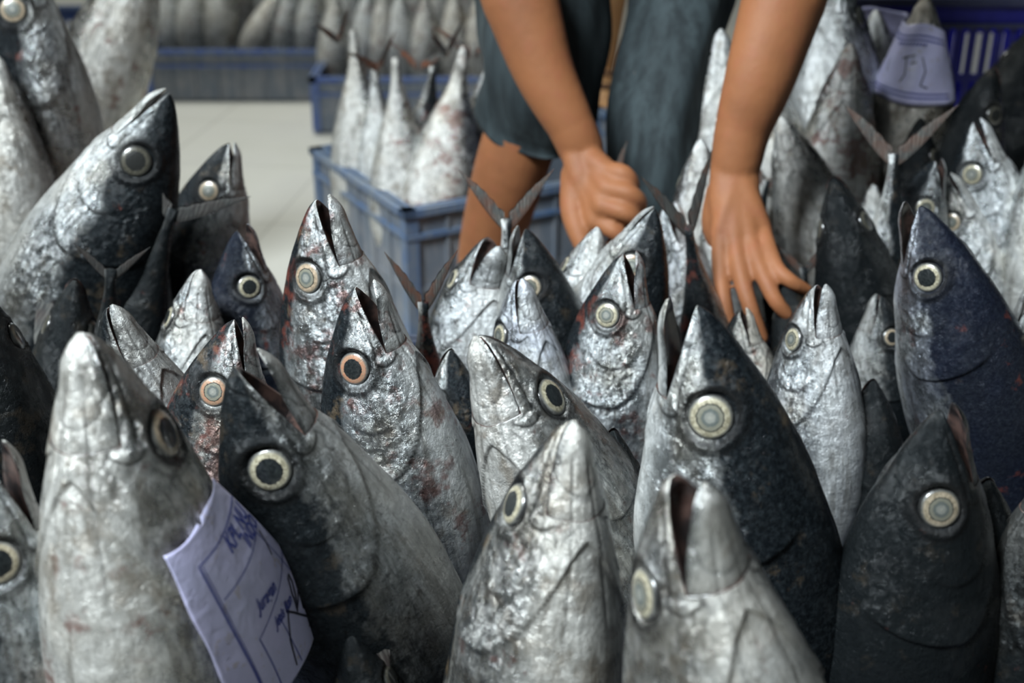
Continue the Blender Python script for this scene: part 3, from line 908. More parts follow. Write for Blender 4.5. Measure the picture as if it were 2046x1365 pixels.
TAILS = [
    ((-0.0793, 1.0410, 0.0300), (-0.0050, -0.0004, 1.0000), (0.9968, 0.0800, 0.0050), 0.4113,
     'brown tail fin raised behind the orange eyed tuna',
     (0.75, 0.75, 0.40, 0.000), 'near', 1, (1.0, 0.62)),
    ((-0.0041, 1.2016, 0.0300), (-0.0035, -0.0000, 1.0000), (1.0000, 0.0059, 0.0035), 0.4351,
     'wide crescent tail fin raised at the centre before the bare shin',
     (0.55, 0.50, 0.40, 0.290), 'near', 1, (1, 0.85)),
    ((0.4397, 1.3188, 0.0300), (-0.0383, 0.0117, 0.9992), (0.9554, -0.2927, 0.0401), 0.4686,
     'wide crescent tail fin raised at the upper right',
     (0.60, 0.35, 0.40, 0.580), 'near', 1, (1, 1)),
    ((-0.5338, 1.1851, 0.0300), (0.3918, 0.0543, 0.9184), (0.9198, -0.0478, -0.3895), 0.4819,
     'dark tail fin spread in front of the small dark reddish tuna at left',
     (0.98, 0.10, 0.40, 0.870), 'near', 1, (0.8, 1.1)),
    ((-0.4426, 1.0538, 0.0300), (0.1595, 0.0446, 0.9862), (0.9498, 0.2653, -0.1656), 0.4365,
     'black tail fin in the shade under the large left tuna',
     (1.00, 0.20, 0.40, 0.160), 'near', 1, (0.55, 0.6)),
    ((0.2448, 1.4648, 0.0300), (-0.2877, -0.0021, 0.9577), (0.7383, -0.6375, 0.2204), 0.4224,
     'tail fin sticking up out of the clenched right hand',
     (0.60, 0.50, 0.40, 0.450), 'near', 1, (0.8, 0.6)),
    ((0.2765, 1.2161, 0.0300), (-0.2190, 0.0153, 0.9756), (-0.8776, -0.4401, -0.1901), 0.4301,
     'dark tail fin raised between the two hands',
     (0.70, 0.50, 0.40, 0.740), 'near', 1, (1.3, 0.8)),
    ((0.2710, 1.5055, 0.0300), (0.1301, -0.0337, 0.9909), (0.9011, -0.4129, -0.1323), 0.3864,
     'dark tail fin behind the left wrist',
     (0.70, 0.50, 0.40, 0.030), 'near', 1, (0.8, 0.8)),
    ((0.3712, 1.2594, 0.0300), (-0.1418, 0.0276, 0.9895), (0.9713, -0.1888, 0.1444), 0.3576,
     'reddish dark tail fin beside the left hand knuckles',
     (0.85, 0.70, 0.40, 0.320), 'near', 1, (0.8, 0.7)),
    ((-0.1280, 1.9159, 0.0300), (0.0604, 0.0024, 0.9982), (0.3036, 0.9526, -0.0207), 0.4620,
     'tail up tuna with a bloody ring, white belly, nearest the bare shin',
     (0.10, 0.70, 0.30, 0.610), 'A', 1.55, (0.7, 0.8)),
    ((-0.1407, 1.9330, 0.0300), (-0.1575, -0.0227, 0.9873), (0.5186, 0.8489, 0.1023), 0.4425,
     'tail up tuna leaning left of the bloody one',
     (0.25, 0.30, 0.30, 0.900), 'A', 1.3, (0.7, 0.8)),
    ((-0.2207, 2.0647, 0.0300), (-0.1467, -0.0249, 0.9889), (0.3425, 0.9366, 0.0744), 0.4598,
     'leftmost tail up tuna in the near grey crate',
     (0.20, 0.30, 0.30, 0.190), 'A', 1.3, (0.7, 0.8)),
    ((-0.2032, 2.0239, 0.0300), (-0.0924, -0.0130, 0.9956), (0.0346, 0.9993, 0.0162), 0.4083,
     'second tail up tuna from the left in the near grey crate',
     (0.30, 0.30, 0.40, 0.480), 'A', 1.3, (0.7, 0.8)),
    ((-0.1753, 2.0013, 0.0300), (0.0611, 0.0038, 0.9981), (0.9572, -0.2838, -0.0575), 0.4204,
     'dark sided tail up tuna at the back of the near grey crate',
     (0.60, 0.40, 0.40, 0.770), 'A', 1.3, (0.7, 0.8)),
    ((-0.0818, 1.9796, 0.0300), (0.0442, 0.0010, 0.9990), (0.9988, 0.0223, -0.0442), 0.4456,
     'tail up tuna with dark back touching the denim shorts',
     (0.60, 0.40, 0.40, 0.060), 'A', 1.3, (0.7, 0.8)),
    ((-0.8848, 3.6973, 0.0300), (0.1654, 0.0329, 0.9857), (0.1470, 0.9874, -0.0577), 0.4140,
     '',
     (0.20, 0.24, 0.32, 0.155), 'B', 1.25, (1, 1)),
    ((-1.0137, 3.6820, 0.0300), (0.0495, 0.0130, 0.9987), (0.2626, 0.9646, -0.0256), 0.3564,
     '',
     (0.16, 0.36, 0.48, 0.800), 'B', 1.25, (1, 1)),
    ((-0.9652, 3.6848, 0.0300), (0.1616, 0.0359, 0.9862), (0.2934, 0.9524, -0.0828), 0.3874,
     '',
     (0.30, 0.29, 0.36, 0.277), 'B', 1.25, (1, 1)),
    ((-0.8065, 3.6523, 0.0300), (0.4719, 0.0448, 0.8805), (0.4910, 0.8161, -0.3047), 0.3599,
     '',
     (0.18, 0.24, 0.26, 0.927), 'B', 1.25, (1, 1)),
    ((-0.6957, 3.6703, 0.0300), (0.2091, 0.0291, 0.9775), (0.5168, 0.8453, -0.1357), 0.3508,
     '',
     (0.32, 0.52, 0.44, 0.193), 'B', 1.25, (1, 1)),
    ((-0.6121, 3.6799, 0.0300), (0.1395, 0.0186, 0.9900), (0.6006, 0.7934, -0.0995), 0.3595,
     '',
     (0.21, 0.45, 0.42, 0.855), 'B', 1.25, (1, 1)),
    ((-1.0494, 3.9176, 0.0300), (0.1353, 0.0320, 0.9903), (0.2825, 0.9568, -0.0695), 0.4872,
     '',
     (0.33, 0.23, 0.38, 0.672), 'B2', 1.25, (1, 1)),
    ((-0.9584, 3.9270, 0.0300), (0.1156, 0.0252, 0.9930), (0.1320, 0.9904, -0.0405), 0.4996,
     '',
     (0.25, 0.27, 0.34, 0.089), 'B2', 1.25, (1, 1)),
    ((-0.8410, 3.9358, 0.0300), (0.1041, 0.0198, 0.9944), (0.3266, 0.9437, -0.0530), 0.5126,
     '',
     (0.34, 0.55, 0.36, 0.300), 'B2', 1.25, (1, 1)),
    ((-0.7608, 3.9312, 0.0300), (0.0972, 0.0167, 0.9951), (0.3437, 0.9378, -0.0493), 0.4985,
     '',
     (0.33, 0.43, 0.46, 0.848), 'B2', 1.25, (1, 1)),
    ((-0.6761, 3.9315, 0.0300), (0.1084, 0.0160, 0.9940), (0.5200, 0.8513, -0.0704), 0.4991,
     '',
     (0.25, 0.37, 0.38, 0.431), 'B2', 1.25, (1, 1)),
    ((-0.8964, 3.9345, 0.0300), (0.1092, 0.0222, 0.9938), (0.3146, 0.9476, -0.0557), 0.5129,
     '',
     (0.18, 0.32, 0.44, 0.043), 'B2', 1.25, (1, 1)),
    ((-0.4961, 3.4010, 0.0300), (0.0792, 0.0100, 0.9968), (0.3865, 0.9214, -0.0399), 0.3434,
     '',
     (0.16, 0.45, 0.28, 0.535), 'C', 1.3, (1, 1)),
    ((-0.4103, 3.4074, 0.0300), (0.0718, 0.0073, 0.9974), (0.4080, 0.9123, -0.0361), 0.3553,
     '',
     (0.24, 0.34, 0.50, 0.196), 'C', 1.3, (1, 1)),
    ((-0.3114, 3.4090, 0.0300), (0.0379, 0.0031, 0.9993), (0.2640, 0.9644, -0.0130), 0.3547,
     '',
     (0.23, 0.28, 0.39, 0.276), 'C', 1.3, (1, 1)),
    ((-0.2409, 3.3981, 0.0300), (0.0295, 0.0019, 0.9996), (0.4439, 0.8959, -0.0148), 0.3303,
     '',
     (0.22, 0.50, 0.30, 0.559), 'C', 1.3, (1, 1)),
    ((-0.1532, 3.4103, 0.0300), (-0.0127, -0.0006, 0.9999), (0.2965, 0.9550, 0.0043), 0.3544,
     '',
     (0.33, 0.24, 0.22, 0.229), 'C', 1.3, (1, 1)),
    ((-0.3698, 3.4073, 0.0300), (0.0892, 0.0077, 0.9960), (0.2589, 0.9654, -0.0306), 0.3559,
     '',
     (0.30, 0.45, 0.27, 0.331), 'C', 1.3, (1, 1)),
    ((-0.0880, 3.4100, 0.0300), (0.0108, 0.0002, 0.9999), (0.4798, 0.8773, -0.0054), 0.3544,
     '',
     (0.19, 0.38, 0.21, 0.697), 'C', 1.3, (1, 1)),
    ((-0.4817, 3.6678, 0.0300), (0.0544, 0.0064, 0.9985), (0.3939, 0.9188, -0.0274), 0.4406,
     '',
     (0.33, 0.58, 0.42, 0.960), 'C2', 1.3, (1, 1)),
    ((-0.3630, 3.6749, 0.0300), (0.0412, 0.0037, 0.9991), (0.2569, 0.9663, -0.0142), 0.4532,
     '',
     (0.15, 0.32, 0.49, 0.775), 'C2', 1.3, (1, 1)),
    ((-0.2879, 3.6696, 0.0300), (0.0328, 0.0023, 0.9995), (0.4373, 0.8992, -0.0165), 0.4402,
     '',
     (0.23, 0.58, 0.39, 0.818), 'C2', 1.3, (1, 1)),
    ((-0.2134, 3.6701, 0.0300), (0.0244, 0.0013, 0.9997), (0.4538, 0.8910, -0.0122), 0.4401,
     '',
     (0.21, 0.28, 0.33, 0.136), 'C2', 1.3, (1, 1)),
    ((-0.1388, 3.6704, 0.0300), (0.0159, 0.0005, 0.9999), (0.4701, 0.8826, -0.0080), 0.4400,
     '',
     (0.23, 0.58, 0.30, 0.009), 'C2', 1.3, (1, 1)),
]

# ------------------------------------------------------------ floor
def floor_mat():
    m, nt, bs = new_mat('floor_tiles')
    n = N(nt)
    tc = n.node('ShaderNodeTexCoord').outputs['Object']
    br = n.node('ShaderNodeTexBrick', offset=0.0, squash=1.0)
    nt.links.new(n.mapping(tc, (1, 1, 1), (0, 0, .12)), br.inputs['Vector'])
    br.inputs['Scale'].default_value = 1.0
    br.inputs['Brick Width'].default_value = .40
    br.inputs['Row Height'].default_value = .40
    br.inputs['Mortar Size'].default_value = .003
    br.inputs['Mortar Smooth'].default_value = .3
    br.inputs['Color1'].default_value = rgb(.60, .585, .53)
    br.inputs['Color2'].default_value = rgb(.57, .56, .51)
    br.inputs['Mortar'].default_value = rgb(.42, .41, .37)
    a = n.noise(tc, 3, 4)
    col = n.mix(n.ramp(a, .4, .7, 0, .35), br.outputs['Color'], rgb(.42, .41, .40))
    nt.links.new(col, bs.inputs['Base Color'])
    nt.links.new(n.ramp(a, .35, .65, .35, .6), bs.inputs['Roughness'])
    return m
fl = MB().box((0, 3.5, -.02), (9, 9, .04)).build('floor', floor_mat())
tag(fl, kind='structure')

# ------------------------------------------------------------ fish standing head up
for (tip, d, dor, L, label, look, ey, gape, var, hi, fins, girth) in FISH:
    make_fish(tip, d, dor, L, label, None, look, ey, gape, var, hi, fins, girth=girth)

# ------------------------------------------------------------ fish standing tail up
GROUPS = {'near': (None, None),
          'A': (None, None),
          'B': ('silvery tail up tuna, front row of the far shallow blue crate', 'tail up tuna in the front row of the far shallow crate'),
          'B2': ('dim tail up tuna, back row of the far shallow blue crate', 'tail up tuna in the back row of the far shallow crate'),
          'C': ('tail up tuna, front row of the shallow crate behind the near grey crate', 'tail up tuna in the shallow crate behind the near one, front row'),
          'C2': ('tail up tuna, back row of the shallow crate behind the near grey crate', 'tail up tuna in the shallow crate behind the near one, back row')}
for (tip, d, dor, L, label, look, g, girth, tl) in TAILS:
    lb, gr = GROUPS[g]
    make_fish(tip, d, dor, L, label or lb, gr, look, (1, 0), 0, 0 if g != 'A' else 1, False, 'none' if g not in 'near' else 'none',
              finlook=(.3 if g != 'near' else look[0], 1.0 if g in ('A', 'C2') else look[1], .4, .2), girth=girth, tail=tl)

# ------------------------------------------------------------ plastic crates
def plastic(name, c1, c2, rough=.42):
    m, nt, bs = new_mat(name)
    n = N(nt)
    tc = n.node('ShaderNodeTexCoord').outputs['Object']
    a = n.noise(tc, 14, 5, .65)
    b = n.noise(n.mapping(tc, (30, 30, 4)), 2, 4, .6)
    nt.links.new(n.mix(n.ramp(n.math('MULTIPLY', n.math('ADD', a, b), .5), .4, .62), c1, c2), bs.inputs['Base Color'])
    bs.inputs['Roughness'].default_value = rough
    bs.inputs['Subsurface Weight'].default_value = 0.0
    nt.links.new(n.bump(b, .2, .002), bs.inputs['Normal'])
    return m
P_BLUE = plastic('blue_plastic', rgb(.055, .10, .30), rgb(.13, .17, .25))
P_GREY = plastic('greyish_blue_plastic', rgb(.13, .155, .19), rgb(.22, .225, .24), .5)
P_RIM = plastic('rim_plastic', rgb(.07, .12, .22), rgb(.15, .18, .22))
P_TUB = plastic('dull_tub_plastic', rgb(.02, .03, .06), rgb(.04, .05, .08), .5)
P_DEEP = plastic('deep_blue_plastic', rgb(.012, .012, .22), rgb(.02, .02, .30), .35)
P_DARKRIM = plastic('dark_rim_plastic', rgb(.035, .04, .10), rgb(.06, .065, .12), .4)

def crate(cx, cy, w, l, h, rot, label, wall, rim, z0=0.0, slots=True, band=.05, pitch=.022, group=None):
    root = empty('plastic_crate', (cx, cy, z0))
    root.rotation_euler = (0, 0, rot)
    tag(root, label, 'crate', group)
    t = .004
    MB().box((0, 0, .006), (w - .01, l - .01, .012)).build('base', wall, root)
    for ax, sg in ((0, 1), (0, -1), (1, 1), (1, -1)):
        mb = MB()
        run = l if ax == 0 else w
        off = (w if ax == 0 else l) / 2 * sg
        def bx(a, z, sa, sz, st=t):
            c = (off, a, z) if ax == 0 else (a, off, z)
            s = (st, sa, sz) if ax == 0 else (sa, st, sz)
            mb.box(c, s)
        bx(0, h - band / 2, run, band)
        bx(0, .025, run, .03, t * 1.2)
        bx(0, h * .5, run, .012, t * 1.6)
        if slots:
            k = int(run / pitch)
            for i in range(k + 1):
                a = -run / 2 + run * i / k
                bx(a, h / 2, pitch * .55, h - .02, t * .7)
        else:
            bx(0, h / 2, run - .002, h - .02, t * .6)
            k = int(run / .06)
            for i in range(k + 1):
                a = -run / 2 + run * i / k
                bx(a, h / 2, .006, h - .03, t * 3)
        mb.build('side_panel', wall, root)
    mb = MB()
    for sg in (1, -1):
        mb.box((sg * w / 2, 0, h - .006), (.022, l + .022, .012))
        mb.box((0, sg * l / 2, h - .006), (w + .022, .022, .012))
        mb.box((sg * (w / 2 + .003), 0, h - .045), (.012, l + .012, .008))
        mb.box((0, sg * (l / 2 + .003), h - .045), (w + .012, .012, .008))
    mb.build('rim', rim, root)
    for sx in (1, -1):
        for sy in (1, -1):
            MB().box((sx * (w / 2 - .004), sy * (l / 2 - .004), h / 2), (.022, .022, h - .014)).build('corner_post', rim, root)
    return root

ang = math.atan2(.487, .873)
ca, sa = math.cos(ang), math.sin(ang)
def crA(u, v): return (-.165 + ca * u - sa * v, 1.805 + sa * u + ca * v)
cA = crA(.245, .19); cA = (cA[0] + .048, cA[1])
crate(cA[0], cA[1], .585, .38, .27, ang, 'near greyish blue crate with raised rim lines, holding bloody tail up tuna', P_GREY, P_RIM, slots=False)
crate(-.775, 3.80, .53, .56, .15, 0, 'far shallow blue crate full of tail up tuna, standing on the pale tiles', P_GREY, P_BLUE, band=.04, slots=False)
crate(-.215, 3.47, .60, .58, .15, 0, 'shallow blue crate of tail up tuna just behind the near greyish crate', P_GREY, P_BLUE, band=.06, slots=False)
crate(-1.38, 3.86, .52, .5, .17, 0, 'shallow blue crate at the far left, mostly hidden by the slanting fish', P_BLUE, P_BLUE, band=.04)
crate(.86, 2.30, .72, .42, .265, 0, 'deep blue slotted crate at the upper right, lower of the stack', P_DEEP, P_DARKRIM)
crate(.86, 2.30, .72, .42, .265, 0, 'deep blue slotted crate with a dark rim at the top right corner', P_DEEP, P_DARKRIM, z0=.267)
crate(0.0, .915, 1.50, 1.02, .22, 0, 'wide dark blue tub around the bottoms of the foreground fish', P_TUB, P_TUB, slots=False)
crate(.56, 1.70, .62, .46, .22, 0, 'dark blue tub around the bottoms of the fish behind the left hand', P_TUB, P_TUB, slots=False)
crate(-.68, 1.66, .44, .34, .22, 0, 'dark blue tub around the bottoms of the fish at upper left', P_TUB, P_TUB, slots=False)

# ------------------------------------------------------------ people
def cloth(name, c1, c2, scale=(60, 60, 8)):
    m, nt, bs = new_mat(name)
    n = N(nt)
    tc = n.node('ShaderNodeTexCoord').outputs['Object']
    a = n.noise(n.mapping(tc, scale), 1.0, 4, .65)
    b = n.noise(tc, 5, 3, .5)
    w = n.noise(n.mapping(tc, (500, 500, 500)), 1.0, 2)
    col = n.mix(n.ramp(a, .35, .65), c1, c2)
    col = n.mix(n.ramp(b, .45, .7, 0, .5), col, c1)
    nt.links.new(col, bs.inputs['Base Color'])
    bs.inputs['Roughness'].default_value = .85
    nt.links.new(n.bump(w, .3, .001, n.bump(b, .5, .01)), bs.inputs['Normal'])
    return m
def skin_mat(name, base, deep, red):
    m, nt, bs = new_mat(name)
    n = N(nt)
    tc = n.node('ShaderNodeTexCoord').outputs['Object']
    a = n.noise(tc, 9, 4, .6); b = n.noise(tc, 45, 4, .6); f = n.noise(tc, 400, 3, .6)
    col = n.mix(n.ramp(a, .35, .65), base, deep)
    col = n.mix(n.ramp(b, .45, .75, 0, .35), col, red)
    nt.links.new(col, bs.inputs['Base Color'])
    bs.inputs['Roughness'].default_value = .62
    bs.inputs['Specular IOR Level'].default_value = .35
    bs.inputs['Subsurface Weight'].default_value = .12
    bs.inputs['Subsurface Radius'].default_value = (.01, .004, .002)
    bs.inputs['Subsurface Scale'].default_value = .5
    nt.links.new(n.bump(f, .15, .001, n.bump(b, .25, .003)), bs.inputs['Normal'])
    return m
SKIN = skin_mat('tanned_skin', rgb(.30, .118, .048), rgb(.23, .088, .036), rgb(.30, .095, .05))
SKIN2 = skin_mat('sandy_skin', rgb(.42, .24, .11), rgb(.33, .17, .07), rgb(.40, .18, .08))
DENIM = cloth('washed_denim', rgb(.012, .019, .022), rgb(.036, .052, .057))
SHIRT = cloth('dark_shirt_cloth', rgb(.012, .014, .018), rgb(.03, .033, .04))
HAIR = cloth('black_hair', rgb(.008, .007, .006), rgb(.03, .026, .022), (300, 300, 20))

def fuse(name, mb, mat, voxel, smooth_it=4, parent=None):
    """union of overlapping rounded tubes into one continuous smooth surface"""
    o = mb.build(name, mat)
    r = o.modifiers.new('fuse', 'REMESH'); r.mode = 'VOXEL'; r.voxel_size = voxel; r.use_smooth_shade = True
    s = o.modifiers.new('relax', 'SMOOTH'); s.factor = .5; s.iterations = smooth_it
    dg = bpy.context.evaluated_depsgraph_get()
    me = bpy.data.meshes.new_from_object(o.evaluated_get(dg))
    me.name = name
    old = o.data
    o.modifiers.clear(); o.data = me
    bpy.data.meshes.remove(old)
    me.polygons.foreach_set('use_smooth', [True] * len(me.polygons))
    me.materials.clear(); me.materials.append(mat)
    if parent: o.parent = parent
    return o

def cloth_tube(mb, pts, rad, n=48, seed=0.0, amp=.006, thick=.004, squash=1.0):
    """open sleeve of cloth with folds: outer wall, inner wall and a turned hem"""
    pts = [Vector(p) for p in pts]
    m = 26
    P = []; R_ = []
    for k in range(m + 1):
        t = k / m * (len(pts) - 1); i = min(int(t), len(pts) - 2); f = t - i
        p0 = pts[max(i - 1, 0)]; p1 = pts[i]; p2 = pts[i + 1]; p3 = pts[min(i + 2, len(pts) - 1)]
        P.append(0.5 * ((2 * p1) + (p2 - p0) * f + (2 * p0 - 5 * p1 + 4 * p2 - p3) * f * f + (3 * p1 - p0 - 3 * p2 + p3) * f ** 3))
        R_.append(rad[i] * (1 - f) + rad[i + 1] * f)
    base = len(mb.v); u = Vector((1, 0, 0))
    for lay in (0, 1):
        for k in range(m + 1):
            d = (P[min(k + 1, m)] - P[max(k - 1, 0)]).normalized()
            u = (u - d * u.dot(d)).normalized(); w = d.cross(u)
            for j in range(n):
                a = 2 * PI * j / n
                s = k / m
                r = R_[k] - lay * thick
                r += amp * (math.sin(3 * a + seed + 4 * s) * .6 + math.sin(7 * a - 9 * s + seed * 2) * .35 + math.sin(22 * s + 2 * a + seed) * .45)
                if k >= m - 1 and lay == 0: r += .0025
                mb.v.append(tuple(P[k] + (u * math.cos(a) + w * math.sin(a) * squash) * r))
    L1 = (m + 1) * n
    for k in range(m):
        for j in range(n):
            j2 = (j + 1) % n
            a = base + k * n + j; b = base + k * n + j2
            mb.f.append((a, b, b + n, a + n))
            a += L1; b += L1
            mb.f.append((b, a, a + n, b + n))
    for j in range(n):
        j2 = (j + 1) % n
        e = base + m * n
        mb.f.append((e + j, e + j2, e + j2 + L1, e + j + L1))
        mb.f.append((base + j2, base + j, base + j + L1, base + j2 + L1))

# worker bending over the fish, facing the camera
worker = empty('person', (.08, 1.65, 0))
tag(worker, 'person bending over the fish in denim shorts, both forearms reaching down', 'person')
W = MB()
# left arm (right in the picture): shoulder to wrist, palm, fingers hanging over the fish
W.tube([(0.2000, 1.5000, 1.1000), (0.3100, 1.4200, 0.9500), (0.3119, 1.3916, 0.6935)], [0.06, 0.048, 0.043], 36)
W.tube([(0.3119, 1.3916, 0.6935), (0.2946, 1.3709, 0.6493), (0.2706, 1.3415, 0.5744), (0.2538, 1.3309, 0.5161), (0.2479, 1.3231, 0.4757)], [0.044, 0.046, 0.039, 0.031, 0.0275], 36, 0.85)
W.tube([(0.2468, 1.3254, 0.4807), (0.2459, 1.3031, 0.4446), (0.2472, 1.2820, 0.4113)], [0.027, 0.029, 0.026], 16, 0.62)
W.tube([(0.2468, 1.3208, 0.4707), (0.2379, 1.2985, 0.4418), (0.2302, 1.2820, 0.4113)], [0.019, 0.0155, 0.0125], 14, 1.00)
W.tube([(0.2468, 1.3208, 0.4707), (0.2454, 1.2971, 0.4388), (0.2438, 1.2726, 0.4077)], [0.019, 0.0155, 0.0125], 14, 1.00)
W.tube([(0.2468, 1.3208, 0.4707), (0.2534, 1.2975, 0.4398), (0.2596, 1.2736, 0.4097)], [0.019, 0.0155, 0.0125], 14, 1.00)
W.tube([(0.2468, 1.3208, 0.4707), (0.2603, 1.2994, 0.4438), (0.2748, 1.2839, 0.4153)], [0.019, 0.0155, 0.0125], 14, 1.00)
W.tube([(0.2302, 1.2820, 0.4113), (0.2271, 1.2506, 0.3794), (0.2297, 1.2276, 0.3538), (0.2373, 1.2151, 0.3268)], [0.0115, 0.0095, 0.0088, 0.007], 14, 1.00)
W.tube([(0.2438, 1.2726, 0.4077), (0.2477, 1.2333, 0.3777), (0.2564, 1.2118, 0.3506), (0.2698, 1.2069, 0.3211)], [0.0115, 0.0097, 0.009, 0.007], 14, 1.00)
W.tube([(0.2596, 1.2736, 0.4097), (0.2688, 1.2314, 0.3854), (0.2816, 1.2095, 0.3621), (0.3009, 1.2105, 0.3407)], [0.0115, 0.0096, 0.0088, 0.007], 14, 1.00)
W.tube([(0.2748, 1.2839, 0.4153), (0.2827, 1.2350, 0.3932), (0.2965, 1.2189, 0.3824), (0.3160, 1.2241, 0.3699)], [0.0112, 0.009, 0.0084, 0.0068], 14, 1.00)
W.tube([(0.2338, 1.3257, 0.4459), (0.2279, 1.3245, 0.4078), (0.2438, 1.3183, 0.3708), (0.2590, 1.2982, 0.3513)], [0.017, 0.0135, 0.0115, 0.0085], 14, 1.00)
# right arm (left in the picture): clenched around a tail
W.tube([(-0.0300, 1.5000, 1.1000), (-0.1300, 1.4400, 0.9500), (-0.0089, 1.5266, 0.6754)], [0.06, 0.048, 0.043], 36)
W.tube([(-0.0089, 1.5266, 0.6754), (0.0101, 1.5039, 0.6269), (0.0377, 1.4787, 0.5491), (0.0706, 1.4607, 0.4868), (0.0844, 1.4576, 0.4566)], [0.044, 0.046, 0.037, 0.029, 0.0275], 36, 0.85)
W.tube([(0.0832, 1.4589, 0.4593), (0.0938, 1.4400, 0.4306), (0.1007, 1.4224, 0.4047)], [0.027, 0.031, 0.026], 16, 0.70)
W.tube([(0.0862, 1.4551, 0.4511), (0.1010, 1.4354, 0.4445), (0.1129, 1.4220, 0.4393)], [0.02, 0.018, 0.0155], 14, 1.00)
W.tube([(0.0862, 1.4551, 0.4511), (0.1016, 1.4312, 0.4355), (0.1133, 1.4041, 0.4245)], [0.02, 0.018, 0.0155], 14, 1.00)
W.tube([(0.0862, 1.4551, 0.4511), (0.0992, 1.4269, 0.4262), (0.1085, 1.3955, 0.4063)], [0.02, 0.018, 0.0155], 14, 1.00)
W.tube([(0.0862, 1.4551, 0.4511), (0.0950, 1.4234, 0.4186), (0.1009, 1.3980, 0.3879)], [0.02, 0.018, 0.0155], 14, 1.00)
W.tube([(0.1129, 1.4220, 0.4393), (0.1318, 1.4068, 0.4422), (0.1422, 1.4104, 0.4262), (0.1339, 1.4265, 0.4135)], [0.0145, 0.0115, 0.0105, 0.0085], 14, 1.00)
W.tube([(0.1133, 1.4041, 0.4245), (0.1381, 1.3891, 0.4233), (0.1502, 1.3975, 0.4081), (0.1393, 1.4178, 0.3949)], [0.0145, 0.0118, 0.0108, 0.0085], 14, 1.00)
W.tube([(0.1085, 1.3955, 0.4063), (0.1323, 1.3799, 0.4035), (0.1454, 1.3887, 0.3893), (0.1333, 1.4092, 0.3763)], [0.014, 0.0115, 0.0105, 0.0082], 14, 1.00)
W.tube([(0.1009, 1.3980, 0.3879), (0.1202, 1.3802, 0.3804), (0.1305, 1.3856, 0.3684), (0.1200, 1.4005, 0.3577)], [0.013, 0.0105, 0.0095, 0.0078], 14, 1.00)
W.tube([(0.0783, 1.4448, 0.4291), (0.0742, 1.4173, 0.3938), (0.0821, 1.3939, 0.3672), (0.0938, 1.3778, 0.3446)], [0.02, 0.0165, 0.013, 0.0095], 14, 1.00)
# head, neck and trunk
W.tube([(.08, 1.92, .84), (.085, 1.84, .95), (.085, 1.66, 1.06), (.085, 1.50, 1.14)], [.135, .125, .14, .12], 20, 1.0)
W.tube([(.085, 1.55, 1.12), (.085, 1.40, 1.19)], [.062, .055])
W.tube([(.085, 1.40, 1.205), (.085, 1.33, 1.17), (.085, 1.27, 1.10)], [.082, .09, .062], 20)
W.tube([(.085, 1.235, 1.165), (.085, 1.215, 1.145)], [.010, .014])          # nose
for s in (1, -1):
    W.tube([(.085 + s * .088, 1.36, 1.17), (.085 + s * .094, 1.345, 1.15)], [.016, .010])   # ears
    W.tube([(.085 + s * .032, 1.243, 1.19), (.085 + s * .030, 1.240, 1.188)], [.011, .011])  # brow and eyes
    W.tube([(.085 + s * .017, 1.235, 1.115), (.085, 1.228, 1.115)], [.007, .008])            # lips
# legs
W.tube([(.02, 1.90, .80), (.03, 1.76, .66), (.036, 1.62, .50)], [.08, .062, .047], 32)
W.tube([(.036, 1.62, .50), (-.002, 1.625, .38), (-.034, 1.65, .24), (-.046, 1.69, .09)], [.052, .050, .044, .030], 32)
W.tube([(-.046, 1.70, .05), (-.05, 1.62, .04), (-.055, 1.52, .022)], [.034, .030, .018], 16, .9)
W.tube([(.17, 1.90, .80), (.230, 1.74, .66), (.194, 1.60, .50)], [.08, .060, .046], 32)
W.tube([(.190, 1.60, .50), (.182, 1.565, .37), (.180, 1.59, .24), (.175, 1.64, .09)], [.052, .050, .044, .030], 32)
W.tube([(.175, 1.65, .05), (.175, 1.57, .04), (.175, 1.47, .022)], [.034, .030, .018], 16, .9)
body = fuse('body', W, SKIN, .0028, 5)
body.parent = worker; body.matrix_parent_inverse = Matrix.Translation(worker.location).inverted()
def on_worker(o, par=None):
    o.parent = worker; o.matrix_parent_inverse = Matrix.Translation(worker.location).inverted(); return o
sh = MB()
cloth_tube(sh, [(.05, 1.92, .80), (.035, 1.76, .68), (.042, 1.61, .54), (.034, 1.635, .445)], [.13, .10, .080, .078], seed=.4, squash=.92)
cloth_tube(sh, [(.13, 1.92, .80), (.232, 1.74, .67), (.194, 1.60, .50), (.182, 1.565, .39), (.178, 1.56, .335)], [.125, .078, .060, .057, .055], seed=2.2, squash=1.0)
cloth_tube(sh, [(.08, 1.86, .72), (.085, 1.72, .62), (.080, 1.68, .565)], [.09, .05, .026], seed=5.2)
on_worker(sh.build('shorts', DENIM, None, True))
st = MB()
cloth_tube(st, [(.085, 1.52, 1.17), (.085, 1.67, 1.08), (.085, 1.85, .95), (.085, 1.93, .80)], [.135, .165, .155, .175], seed=1.0, amp=.008)
cloth_tube(st, [(-.05, 1.52, 1.10), (-.13, 1.46, 1.00), (-.135, 1.42, .90)], [.085, .072, .075], seed=3.0)
cloth_tube(st, [(.22, 1.52, 1.10), (.30, 1.46, 1.00), (.325, 1.42, .90)], [.085, .072, .075], seed=5.0)
on_worker(st.build('shirt', SHIRT, None, True))
hr = MB()
hr.tube([(.085, 1.43, 1.20), (.085, 1.37, 1.245), (.085, 1.30, 1.235)], [.078, .078, .060], 18)
on_worker(fuse('hair', hr, HAIR, .006, 2))

